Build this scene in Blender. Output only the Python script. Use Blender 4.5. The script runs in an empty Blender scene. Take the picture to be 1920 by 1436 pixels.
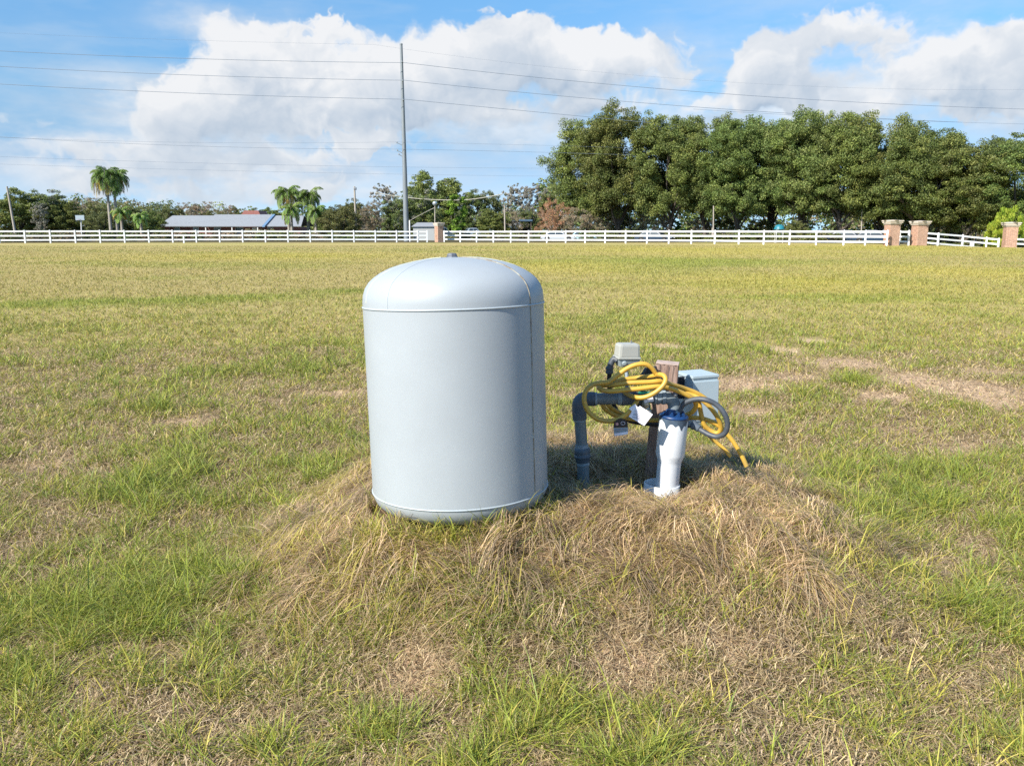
import bpy, bmesh, math, random
import numpy as np
from mathutils import Vector, Matrix

S = bpy.context.scene
COL = S.collection
R = math.radians
# ------------------------------------------------------------------ camera
F_PX, CX, CY = 1550.0, 960.0, 718.0
PITCH = 0.1818
CAM_H = 1.30
cam_d = bpy.data.cameras.new('camera')
cam = bpy.data.objects.new('camera', cam_d)
COL.objects.link(cam)
cam.location = (0, 0, CAM_H)
cam.rotation_euler = (math.pi / 2 - PITCH, 0, 0)
cam_d.sensor_width = 36.0
cam_d.sensor_fit = 'HORIZONTAL'
cam_d.lens = F_PX / 1920 * 36
cam_d.clip_start = 0.05
cam_d.clip_end = 20000
S.camera = cam


def W(px, py, Y):
    """a point of the place at forward distance Y, read off the photograph while surveying"""
    a = (px - CX) / F_PX
    b = -(py - CY) / F_PX
    dy = math.cos(PITCH) + b * math.sin(PITCH)
    dz = -math.sin(PITCH) + b * math.cos(PITCH)
    t = Y / dy
    return Vector((a * t, Y, CAM_H + dz * t))


def G(px, py, z=0.0):
    a = (px - CX) / F_PX
    b = -(py - CY) / F_PX
    dy = math.cos(PITCH) + b * math.sin(PITCH)
    dz = -math.sin(PITCH) + b * math.cos(PITCH)
    t = (z - CAM_H) / dz
    return Vector((a * t, dy * t, z))


# ------------------------------------------------------------------ light
SUN_EL = R(40)
SUN_AZ = math.atan2(-0.74, -0.67)          # compass-like: x = sin, y = cos
to_sun = Vector((math.sin(SUN_AZ) * math.cos(SUN_EL), math.cos(SUN_AZ) * math.cos(SUN_EL), math.sin(SUN_EL)))
sun_d = bpy.data.lights.new('sun', 'SUN')
sun = bpy.data.objects.new('sun', sun_d)
COL.objects.link(sun)
sun_d.energy = 4.95
sun_d.angle = R(0.53)
sun_d.color = (1.0, 0.935, 0.835)
sun.rotation_euler = to_sun.to_track_quat('Z', 'Y').to_euler()

S.view_settings.view_transform = 'Standard'
S.view_settings.look = 'None'
EXPO = 0.80
S.view_settings.exposure = EXPO
S.view_settings.gamma = 1.0
S.render.engine = 'CYCLES'
S.cycles.max_bounces = 5
S.cycles.diffuse_bounces = 3
S.cycles.glossy_bounces = 2
S.cycles.transmission_bounces = 2
S.cycles.transparent_max_bounces = 4
S.cycles.use_denoising = False

SKY_K = 0.09
world = bpy.data.worlds.new('World')
S.world = world
world.use_nodes = True
nt = world.node_tree
nt.nodes.clear()


def nd(tree, typ, **kw):
    n = tree.nodes.new(typ)
    for k, v in kw.items():
        setattr(n, k, v)
    return n


def math_node(tree, op, a, b=None, c=None, clamp=False):
    n = tree.nodes.new('ShaderNodeMath')
    n.operation = op
    n.use_clamp = clamp
    for i, v in enumerate((a, b, c)):
        if v is None:
            continue
        if isinstance(v, (int, float)):
            n.inputs[i].default_value = v
        else:
            tree.links.new(v, n.inputs[i])
    return n.outputs[0]


def vmath(tree, op, a, b=None, scale=None):
    n = tree.nodes.new('ShaderNodeVectorMath')
    n.operation = op
    for i, v in enumerate((a, b)):
        if v is None:
            continue
        if isinstance(v, (tuple, list)):
            n.inputs[i].default_value = v
        else:
            tree.links.new(v, n.inputs[i])
    if scale is not None:
        n.inputs['Scale'].default_value = scale
    return n


def azel(px, py):
    v = W(px, py, 1000.0) - Vector((0, 0, CAM_H))
    return math.atan2(v.x, v.y), math.atan2(v.z, math.hypot(v.x, v.y))


# cumulus banks: (px, py, rx, ry, weight)
CLOUDS = [
    # left bank, upper lumps
    (430, 66, 88, 42, .62), (520, 95, 110, 45, .72), (350, 150, 70, 60, .95), (450, 140, 110, 75, 1.05), (590, 135, 120, 50, 1.0),
    (740, 140, 130, 70, 1.1), (860, 130, 100, 60, 1.1), (960, 92, 85, 66, 1.2), (1040, 112, 80, 55, 1.1), (1120, 130, 90, 60, 1.05),
    (1225, 118, 85, 62, .85), (1270, 90, 40, 45, .60),
    # left bank, lower body
    (330, 215, 70, 50, .98), (440, 215, 110, 45, .92), (600, 210, 160, 40, .92), (780, 200, 160, 34, .95), (960, 200, 180, 34, .95), (1130, 195, 150, 30, .85),
    (240, 270, 80, 30, .92), (400, 300, 140, 30, .80), (560, 285, 130, 26, .74), (130, 290, 140, 30, .88), (330, 355, 260, 34, .86), (520, 345, 150, 30, .82), (700, 270, 160, 26, .66),
    # right bank
    (1400, 150, 62, 52, .95), (1470, 105, 75, 48, 1.0), (1555, 50, 70, 48, 1.0), (1620, 20, 70, 30, .8), (1650, 85, 60, 45, .85), (1500, 165, 110, 34, .92), (1600, 150, 50, 26, .70), (1690, 60, 50, 50, .75),
    (1770, 120, 62, 50, 1.1), (1720, 160, 60, 36, .9), (1860, 140, 75, 55, 1.05), (1930, 130, 60, 60, 1.0), (1800, 190, 170, 32, .98), (1600, 195, 180, 28, .88),
    (1340, 195, 120, 26, .78), (1430, 205, 120, 22, .85),
    # scraps
    (78, 230, 36, 13, .72), (0, 228, 26, 18, .74), (650, 372, 70, 11, .60), (1000, 262, 200, 18, .62), (1890, 305, 70, 20, .66), (760, 330, 220, 20, .50),
]


SHEETS = [(340, 315, 330, 75, 1.0), (110, 285, 190, 46, .85), (700, 300, 230, 48, .50), (1600, 195, 360, 46, .95), (1260, 160, 110, 70, .85), (1700, 110, 120, 90, .6),
          (1900, 190, 130, 50, .9), (920, 240, 200, 40, .6), (640, 365, 260, 20, .6), (1050, 300, 200, 30, .35), (1560, 100, 160, 110, .5), (420, 60, 110, 40, .8), (520, 210, 320, 70, .9)]


def _h2(ix, iy, seed):
    h = (ix.astype(np.int64) * 374761393 + iy.astype(np.int64) * 668265263 + seed * 1442695041) & 0x7fffffff
    h = (h ^ (h >> 13)) * 1274126177 & 0x7fffffff
    h = h ^ (h >> 16)
    return (h & 0xffff) / 65535.0


def _vn(x, y, seed):
    ix = np.floor(x); iy = np.floor(y)
    fx = x - ix; fy = y - iy
    fx = fx ** 3 * (fx * (fx * 6 - 15) + 10); fy = fy ** 3 * (fy * (fy * 6 - 15) + 10)
    a = _h2(ix, iy, seed); b = _h2(ix + 1, iy, seed); c = _h2(ix, iy + 1, seed); d = _h2(ix + 1, iy + 1, seed)
    return (a * (1 - fx) + b * fx) * (1 - fy) + (c * (1 - fx) + d * fx) * fy


def _fb(x, y, seed, octv, rough=.5, billow=False):
    s_ = 0; a = 1.0; t = 0
    for o in range(octv):
        th = .6 * o + .3
        xr = (x * math.cos(th) - y * math.sin(th)) * 2.03 ** o + 13.7 * o; yr = (x * math.sin(th) + y * math.cos(th)) * 2.03 ** o + 5.1 * o
        n = _vn(xr, yr, seed + o)
        if billow: n = 1 - abs(2 * n - 1) ** .8
        s_ = s_ + a * n; t += a; a *= rough
    return s_ / t


AZ0, AZ1, EL0, EL1 = R(-48), R(48), R(-1), R(44)
CW, CHT = 2300, 1080


def cloud_map():
    """cumulus field over azimuth and elevation: density in alpha, sunlit shade in rgb"""
    az = np.linspace(AZ0, AZ1, CW)[None, :] + np.zeros((CHT, 1))
    el = np.linspace(EL0, EL1, CHT)[:, None] + np.zeros((1, CW))
    x = az * 57.3; y = el * 57.3                     # degrees
    wx = (_fb(x * .22, y * .22, 3, 5, .55) - .5); wy = (_fb(x * .22, y * .22, 13, 5, .55) - .5)
    wx2 = (_fb(x * .9, y * .9, 23, 4, .55) - .5); wy2 = (_fb(x * .9, y * .9, 33, 4, .55) - .5)
    X = x + wx * 3.2 + wx2 * 1.0; Y = y + wy * 2.4 + wy2 * .8
    acc = np.zeros_like(x)
    soft = np.zeros_like(x)
    for (px, py, rx, ry, w) in CLOUDS:
        a, e = azel(px, py)
        k = 57.3 / F_PX
        q = ((X - a * 57.3) / (rx * k * 1.05)) ** 2 + ((Y - e * 57.3) / (ry * k * 1.05)) ** 2
        v = w * np.exp(-.72 * q)
        acc = (acc ** 4 + v ** 4) ** .25
    bil = _fb(X * .42, Y * .50, 51, 7, .50, True) - .62
    fbm_ = _fb(X * .30, Y * .42, 61, 8, .60) - .5
    d = acc * .92 + bil * .40 + fbm_ * .62
    # crisp heads, soft and torn undersides
    above = np.clip(_fb(x * .16, y * .22, 71, 3) * 1.9 - .45, 0, 1)
    sf = .07 + .42 * above * np.clip((24 - y) / 18, .2, 1.2)
    t = np.clip((d - .46) / sf, 0, 1)
    alpha = t * t * (3 - 2 * t)
    # march towards the sun (up and to the left) through the density
    dens = np.clip(d - .42, 0, .9)
    tau = np.zeros_like(d)
    px_deg = CW / 96.0
    for k in range(1, 22):
        r = k * .22
        dx = int(round(-.42 * r * px_deg)); dy = int(round(.90 * r * px_deg))
        sh = np.roll(dens, (-dy, -dx), (0, 1))
        if dy: sh[-dy:, :] = 0
        tau += sh * .22 * math.exp(-r / 2.6)
    lit = np.exp(-tau * 1.15)
    lit = np.clip((lit - .14) / .52, 0, 1)
    g = np.roll(dens, (-4, 3), (0, 1)) - np.roll(dens, (4, -3), (0, 1))
    lit = np.clip(lit - g * .85, 0, 1.05)
    lump = _fb(X * .20, Y * .34, 91, 6, .55)
    lit = np.clip(lit * (.62 + .85 * np.clip((lump - .30) * 2.2, 0, 1)), 0, 1)
    # torn, hazy sheets low down and behind the heads
    sheet = np.zeros_like(d)
    for (px, py, rx, ry, w) in SHEETS:
        a, e = azel(px, py)
        k = 57.3 / F_PX
        q = ((x + wx * 5 - a * 57.3) / (rx * k)) ** 2 + ((y + wy * 2.5 - e * 57.3) / (ry * k)) ** 2
        sheet = np.maximum(sheet, w * np.exp(-.8 * q))
    sn = np.clip(_fb(x * .16, y * .50, 101, 7, .58) * 2.6 - .50, 0, 1.2)
    sn2 = np.clip(_fb(x * .30, y * .60, 121, 7, .58) * 2.4 - .70, 0, 1)
    a_s = np.clip(sheet * sn * 1.05, 0, .96)
    s_l = np.clip(.62 + .75 * (sn2 - .35), 0, 1)
    aa = 1 - (1 - alpha) * (1 - a_s)
    lit = (lit * alpha + s_l * a_s * (1 - alpha)) / np.maximum(aa, 1e-4)
    alpha = aa
    thin = np.clip(alpha * 1.5, 0, 1)
    lo = np.array([.60, .69, .80]); hi = np.array([.985, .99, 1.0])
    L = np.clip(lit ** .8, 0, 1)[..., None]
    rgb = lo * (1 - L) + hi * L
    rgb = rgb * thin[..., None] + np.array([.80, .87, .94]) * (1 - thin[..., None])
    # fade into the pale air near the horizon
    hz_ = np.clip(1 - y / 9.0, 0, 1)[..., None]
    rgb = rgb * (1 - .35 * hz_) + np.array([.76, .84, .92]) * .35 * hz_
    # thin streaks of high veil
    veil = np.clip(_fb(x * .10 + .03 * y, y * .55, 81, 6, .6) * 2.4 - 1.05, 0, 1) * .50 * np.clip(1.25 - y / 22, .15, 1)
    edge = np.clip((x - AZ0 * 57.3) / 4, 0, 1) * np.clip((AZ1 * 57.3 - x) / 4, 0, 1) * np.clip((EL1 * 57.3 - y) / 6, 0, 1)
    a_tot = 1 - (1 - alpha) * (1 - veil)
    wv = (veil * (1 - alpha) / np.maximum(a_tot, 1e-4))[..., None]
    rgb = rgb * (1 - wv) + np.array([.78, .86, .95]) * wv
    out = np.ones((CHT, CW, 4), np.float32)
    out[..., :3] = rgb
    out[..., 3] = a_tot * edge * .97
    return out


def build_sky():
    img = bpy.data.images.new('cloud_field', CW, CHT, alpha=True, float_buffer=True)
    img.colorspace_settings.name = 'Non-Color'
    img.alpha_mode = 'CHANNEL_PACKED'
    img.pixels.foreach_set(cloud_map().ravel())
    img.update()
    tc = nd(nt, 'ShaderNodeTexCoord')
    sx = nd(nt, 'ShaderNodeSeparateXYZ')
    nt.links.new(tc.outputs['Generated'], sx.inputs[0])
    az = math_node(nt, 'ARCTAN2', sx.outputs[0], sx.outputs[1])
    el = math_node(nt, 'ARCSINE', sx.outputs[2])
    u = math_node(nt, 'MULTIPLY_ADD', az, 1 / (AZ1 - AZ0), -AZ0 / (AZ1 - AZ0))
    v = math_node(nt, 'MULTIPLY_ADD', el, 1 / (EL1 - EL0), -EL0 / (EL1 - EL0))
    cb = nd(nt, 'ShaderNodeCombineXYZ')
    nt.links.new(u, cb.inputs[0])
    nt.links.new(v, cb.inputs[1])
    it = nd(nt, 'ShaderNodeTexImage', extension='CLIP', interpolation='Cubic')
    it.image = img
    nt.links.new(cb.outputs[0], it.inputs['Vector'])
    gain = 0.93 / (SKY_K * 2 ** EXPO)
    pw = nd(nt, 'ShaderNodeGamma')
    pw.inputs['Gamma'].default_value = 1.5
    nt.links.new(it.outputs['Color'], pw.inputs['Color'])
    cs = vmath(nt, 'SCALE', pw.outputs[0], scale=gain)
    sky = nd(nt, 'ShaderNodeTexSky', sky_type='NISHITA')
    sky.sun_disc = False
    sky.sun_elevation = SUN_EL
    sky.sun_rotation = SUN_AZ
    sky.altitude = 0
    sky.air_density = 1.0
    sky.dust_density = 0.5
    sky.ozone_density = 1.3
    # damp blue air low on the skyline, clear deep blue higher up
    ramp = nd(nt, 'ShaderNodeValToRGB')
    nt.links.new(math_node(nt, 'DIVIDE', el, 0.5), ramp.inputs['Fac'])
    er = ramp.color_ramp.elements
    stops = [(0.0, (.66, 1.16, 2.10)), (.06, (.54, .84, 1.45)), (.14, (.43, .63, .98)), (.22, (.46, .69, .93)), (.30, (.50, .79, 1.00)), (.42, (.60, .90, 1.10)), (.56, (.66, 1.03, 1.22)), (.9, (.82, 1.18, 1.38))]
    while len(er) < len(stops): er.new(0.5)
    for e_, (p_, c_) in zip(er, stops):
        e_.position = p_
        e_.color = tuple(q / 2.2 for q in c_) + (1,)
    tint = vmath(nt, 'MULTIPLY', sky.outputs[0], vmath(nt, 'SCALE', ramp.outputs['Color'], scale=2.2).outputs[0])
    mx = nd(nt, 'ShaderNodeMix', data_type='RGBA')
    nt.links.new(it.outputs['Alpha'], mx.inputs['Factor'])
    nt.links.new(tint.outputs[0], mx.inputs['A'])
    nt.links.new(cs.outputs[0], mx.inputs['B'])
    bg = nd(nt, 'ShaderNodeBackground')
    bg.inputs['Strength'].default_value = SKY_K
    nt.links.new(mx.outputs['Result'], bg.inputs['Color'])
    out = nd(nt, 'ShaderNodeOutputWorld')
    nt.links.new(bg.outputs[0], out.inputs['Surface'])


build_sky()
world.cycles.sampling_method = 'MANUAL'
world.cycles.sample_map_resolution = 1024

# ------------------------------------------------------------------ helpers
ORIGIN = {}


def tag(o, label=None, cat=None, group=None, kind=None):
    if label: o['label'] = label
    if cat: o['category'] = cat
    if group: o['group'] = group
    if kind: o['kind'] = kind
    return o


def empty(name, loc, label=None, cat=None, group=None, rot=None):
    o = bpy.data.objects.new(name, None)
    COL.objects.link(o)
    o.location = loc
    o.empty_display_size = 0.1
    if rot: o.rotation_euler = rot
    ORIGIN[o.name] = Vector(loc)
    return tag(o, label, cat, group)


def copy_tree(o, parent=None):
    c = o.copy()
    COL.objects.link(c)
    if parent: c.parent = parent
    for ch in [x for x in bpy.data.objects if x.parent == o]:
        copy_tree(ch, c)
    return c


class MB:
    """collects shapes, then links them as one mesh object"""
    def __init__(s):
        s.v = []; s.f = []; s.sm = []

    def add(s, vs, fs, smooth=False):
        b = len(s.v)
        s.v.extend([tuple(v) for v in vs])
        s.f.extend([tuple(i + b for i in f) for f in fs])
        s.sm.extend([smooth] * len(fs))
        return s

    def box(s, c, size, rz=0.0, M=None, taper=1.0, bevel=0.0):
        bm = bmesh.new()
        bmesh.ops.create_cube(bm, size=1.0)
        for v in bm.verts:
            k = taper if v.co.z > 0 else 1.0
            v.co = Vector((v.co.x * size[0] * k, v.co.y * size[1] * k, v.co.z * size[2]))
        if bevel > 0:
            bmesh.ops.bevel(bm, geom=list(bm.edges), offset=bevel, segments=2, affect='EDGES', profile=0.6)
        T = M if M is not None else Matrix.Translation(Vector(c)) @ Matrix.Rotation(rz, 4, 'Z')
        bm.verts.index_update()
        s.add([T @ v.co for v in bm.verts], [[v.index for v in f.verts] for f in bm.faces])
        bm.free()
        return s

    def tube(s, pts, r, n=8, caps=True, smooth=True):
        P = [Vector(p) for p in pts]
        m = len(P)
        rr = r if isinstance(r, (list, tuple)) else [r] * m
        t0 = (P[1] - P[0]).normalized()
        up = Vector((0, 0, 1)) if abs(t0.z) < 0.9 else Vector((1, 0, 0))
        a = t0.cross(up).normalized()
        vs = []; fs = []
        for i in range(m):
            t = (P[min(i + 1, m - 1)] - P[max(i - 1, 0)]).normalized()
            a = (a - t * a.dot(t))
            a = a.normalized() if a.length > 1e-6 else t.orthogonal().normalized()
            b = t.cross(a)
            for k in range(n):
                th = 2 * math.pi * k / n
                vs.append(P[i] + (a * math.cos(th) + b * math.sin(th)) * rr[i])
        for i in range(m - 1):
            for k in range(n):
                k2 = (k + 1) % n
                fs.append((i * n + k, i * n + k2, (i + 1) * n + k2, (i + 1) * n + k))
        s.add(vs, fs, smooth)
        if caps:
            s.add(vs[:n], [tuple(range(n))[::-1]])
            s.add(vs[-n:], [tuple(range(n))])
        return s

    def lathe(s, prof, n=32, origin=(0, 0, 0), axis=None, smooth=True, close=True):
        """prof: list of (radius, height)"""
        O = Vector(origin)
        ax = Vector(axis).normalized() if axis is not None else Vector((0, 0, 1))
        q = Vector((0, 0, 1)).rotation_difference(ax)
        vs = []; fs = []
        for (r, h) in prof:
            for k in range(n):
                th = 2 * math.pi * k / n
                vs.append(O + q @ Vector((r * math.cos(th), r * math.sin(th), h)))
        for i in range(len(prof) - 1):
            for k in range(n):
                k2 = (k + 1) % n
                fs.append((i * n + k, i * n + k2, (i + 1) * n + k2, (i + 1) * n + k))
        s.add(vs, fs, smooth)
        if close:
            if prof[0][0] > 1e-5: s.add(vs[:n], [tuple(range(n))[::-1]])
            if prof[-1][0] > 1e-5: s.add(vs[-n:], [tuple(range(n))])
        return s

    def prism(s, poly, axis_from, axis_to):
        """poly: 3D points of one end; extruded by the vector axis_to-axis_from"""
        d = Vector(axis_to) - Vector(axis_from)
        n = len(poly)
        vs = [Vector(p) for p in poly] + [Vector(p) + d for p in poly]
        fs = [tuple(range(n))[::-1], tuple(range(n, 2 * n))]
        for k in range(n):
            k2 = (k + 1) % n
            fs.append((k, k2, n + k2, n + k))
        s.add(vs, fs)
        return s

    def build(s, name, mat, parent=None, local=False):
        me = bpy.data.meshes.new(name)
        org = Vector((0, 0, 0))
        if parent is not None and not local:
            org = ORIGIN.get(parent.name, org)
        me.from_pydata([tuple(Vector(v) - org) for v in s.v], [], s.f)
        me.polygons.foreach_set('use_smooth', s.sm)
        me.materials.append(mat)
        bm = bmesh.new(); bm.from_mesh(me)
        bmesh.ops.recalc_face_normals(bm, faces=bm.faces)
        bm.to_mesh(me); bm.free()
        o = bpy.data.objects.new(name, me)
        COL.objects.link(o)
        if parent is not None:
            o.parent = parent
        ORIGIN[o.name] = org
        return o


def np_mesh(name, verts, faces_flat, loop_totals, mat, colors=None, smooth=False, parent=None):
    me = bpy.data.meshes.new(name)
    nv = len(verts)
    me.vertices.add(nv)
    me.vertices.foreach_set('co', np.ascontiguousarray(verts, dtype=np.float32).ravel())
    me.loops.add(len(faces_flat))
    me.loops.foreach_set('vertex_index', np.ascontiguousarray(faces_flat, dtype=np.int32))
    nf = len(loop_totals)
    me.polygons.add(nf)
    ls = np.zeros(nf, dtype=np.int32)
    ls[1:] = np.cumsum(loop_totals)[:-1]
    me.polygons.foreach_set('loop_start', ls)
    me.polygons.foreach_set('loop_total', np.ascontiguousarray(loop_totals, dtype=np.int32))
    me.polygons.foreach_set('use_smooth', np.full(nf, smooth))
    if colors is not None:
        at = me.color_attributes.new('tint', 'FLOAT_COLOR', 'POINT')
        c4 = np.ones((nv, 4), dtype=np.float32)
        c4[:, :3] = colors
        at.data.foreach_set('color', c4.ravel())
    me.update()
    me.validate()
    me.materials.append(mat)
    o = bpy.data.objects.new(name, me)
    COL.objects.link(o)
    if parent is not None: o.parent = parent
    return o


# ------------------------------------------------------------------ numpy noise
def _hash(ix, iy, seed):
    h = (ix.astype(np.int64) * 374761393 + iy.astype(np.int64) * 668265263 + seed * 1442695041) & 0x7fffffff
    h = (h ^ (h >> 13)) * 1274126177 & 0x7fffffff
    h = h ^ (h >> 16)
    return (h & 0xffff) / 65535.0


def vnoise(x, y, seed=0):
    x = np.asarray(x, float); y = np.asarray(y, float)
    ix = np.floor(x); iy = np.floor(y)
    fx = x - ix; fy = y - iy
    fx = fx * fx * (3 - 2 * fx); fy = fy * fy * (3 - 2 * fy)
    a = _hash(ix, iy, seed); b = _hash(ix + 1, iy, seed)
    c = _hash(ix, iy + 1, seed); d = _hash(ix + 1, iy + 1, seed)
    return (a * (1 - fx) + b * fx) * (1 - fy) + (c * (1 - fx) + d * fx) * fy


def fbm(x, y, seed=0, oct=4):
    s = 0; a = .5; t = 0
    for o in range(oct):
        s = s + a * vnoise(x * 2 ** o + o * 17.3, y * 2 ** o + o * 9.1, seed + o)
        t += a; a *= .5
    return s / t


def sstep(a, b, x):
    t = np.clip((np.asarray(x, float) - a) / (b - a), 0, 1)
    return t * t * (3 - 2 * t)


MC = (0.28, 3.12)            # centre of the grassy mound
MR = (1.20, 0.68)


def mound(x, y):
    """0..1 footprint of the mound"""
    w = (fbm(x * 1.5, y * 1.5, 5, 4) - .5) * .75
    ryy = np.where(y > MC[1], MR[1] * 2.2, MR[1])
    q = ((np.abs(x - MC[0]) / MR[0]) ** 2.3 + (np.abs(y - MC[1]) / ryy) ** 2.3) ** (1 / 2.3) + w
    return 1 - sstep(0.55, 1.12, q)


def hill(x, y):
    """the earth under the thatch: lower, wider and gentler than the thatch itself"""
    ryy = np.where(y > MC[1], MR[1] * 2.7, MR[1] * 1.25)
    q = ((np.abs(x - MC[0]) / (MR[0] * 1.1)) ** 2.2 + (np.abs(y - MC[1]) / ryy) ** 2.2) ** (1 / 2.2) + (fbm(x * 1.1, y * 1.1, 6, 3) - .5) * .35
    return 1 - sstep(0.30, 1.35, q)


def H(x, y):
    x = np.asarray(x, float); y = np.asarray(y, float)
    m = mound(x, y)
    mh = hill(x, y)
    flank = 1 - .50 * sstep(.5, 1.2, -(x + .05)) - .20 * sstep(.85, 1.5, x)
    tp = np.exp(-((x + .22) ** 2 + (y - 3.04) ** 2) / .14)
    lobe = .205 * flank
    z = lobe * mh + m * .030 + m * (fbm(x * 3.1, y * 3.1, 9, 3) - .5) * .10 * (1 - tp) + m * (fbm(x * 6.5, y * 6.5, 14, 2) - .5) * .06 * (1 - tp)
    z = z * (1 - tp) + .302 * tp
    # the well sits in a hollow behind the mound's crest
    z = z - 0.17 * np.exp(-(((x - 0.60) / .16) ** 2 + ((y - 3.38) / .19) ** 2)) - .085 * np.exp(-(((x - 0.3) / .16) ** 2 + ((y - 3.4) / .2) ** 2))
    near = np.exp(-np.hypot(x, y - 3) / 25.0)
    z = z + (fbm(x * .55, y * .55, 21, 3) - .5) * .10 * near * (1 - m)
    z = z + (fbm(x * .03, y * .03, 31, 2) - .5) * .12 * sstep(15, 60, np.hypot(x, y)) * (1 - sstep(200, 600, np.hypot(x, y)))
    z = z - .95 * sstep(38.0, 47.0, x) * sstep(64, 78, y) * (1 - sstep(130, 200, y))
    return z


def blob(x, y, px, py, rx, ry):
    g = G(px, py)
    g2 = G(px + rx, py); g3 = G(px, py - ry); g4 = G(px, py + ry)
    ax = abs(g2.x - g.x); ay = abs(g3.y - g4.y) / 2
    return np.exp(-(((x - g.x) / ax) ** 2 + ((y - g.y) / ay) ** 2))


BARE = [(1400, 722, 75, 14), (1468, 657, 32, 9), (1600, 684, 75, 12), (1500, 712, 60, 10), (1700, 715, 90, 14), (1840, 738, 110, 26),
        (1660, 745, 60, 9), (1860, 700, 60, 9), (1410, 770, 40, 10), (100, 868, 60, 11), (360, 788, 50, 8), (640, 735, 50, 8), (1060, 748, 30, 7),
        (1530, 640, 30, 5), (1180, 1290, 90, 45), (1560, 1200, 60, 30), (780, 1290, 110, 50), (620, 1110, 30, 20), (240, 1330, 60, 25), (1730, 1080, 60, 25),
        (1380, 1250, 100, 30), (1250, 650, 40, 6)]
GREEN = [(60, 572, 130, 7), (250, 567, 140, 7), (450, 560, 120, 6), (640, 548, 80, 5), (560, 690, 110, 15), (380, 702, 70, 12), (1595, 718, 32, 14), (1700, 686, 50, 9),
         (1420, 660, 120, 10), (1330, 700, 40, 14), (1480, 745, 90, 10), (1290, 650, 40, 8), (1150, 600, 90, 10), (300, 930, 150, 60), (560, 900, 90, 25),
         (150, 1150, 160, 120), (400, 1120, 120, 70), (1380, 975, 90, 30), (1800, 1000, 120, 60), (1700, 900, 120, 30), (1000, 640, 60, 10), (1240, 490, 200, 8), (300, 770, 60, 10),
         (1600, 560, 200, 6)]
YELLOW = [(1500, 530, 300, 22), (1800, 510, 260, 18), (1300, 470, 300, 9), (1700, 465, 300, 9), (500, 480, 300, 8), (1050, 500, 150, 14)]


def cover(x, y):
    """green, bare, yellow amounts (0..1) of the turf"""
    x = np.asarray(x, float); y = np.asarray(y, float)
    far = sstep(6, 30, y)
    n = fbm(x * 1.1, y * 1.1, 41, 4) * (1 - far) + fbm(x * .22, y * .35, 47, 4) * far
    n2 = fbm(x * 2.7 + 4, y * 2.7, 51, 4)
    g = sstep(0.44, 0.70, n) * .36 + .24 - .04 * far
    for b in GREEN: g = g + blob(x, y, *b) * (0.8 if b[3] < 9 else .62) * (.55 + .9 * n2)
    bare = sstep(0.66, 0.82, fbm(x * 1.5 + 9, y * 1.5, 61, 4)) * .6 * (1 - sstep(4, 14, y))
    for b in BARE: bare = np.maximum(bare, blob(x, y, *b) * (.70 + 1.3 * n2))
    yl = np.zeros_like(x)
    for b in YELLOW: yl = np.maximum(yl, blob(x, y, *b))
    yl = yl * (.6 + .6 * n2)
    m = mound(x, y)
    g = g * (1 - .55 * sstep(.15, .6, m))
    bare = np.clip(bare - m * .6, 0, 1)
    return np.clip(g * (1 - .75 * bare), 0, 1), np.clip(bare, 0, 1), np.clip(yl, 0, 1)


# ------------------------------------------------------------------ materials
def mat_new(name):
    m = bpy.data.materials.new(name)
    m.use_nodes = True
    t = m.node_tree
    t.nodes.clear()
    out = nd(t, 'ShaderNodeOutputMaterial')
    return m, t, out


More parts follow.
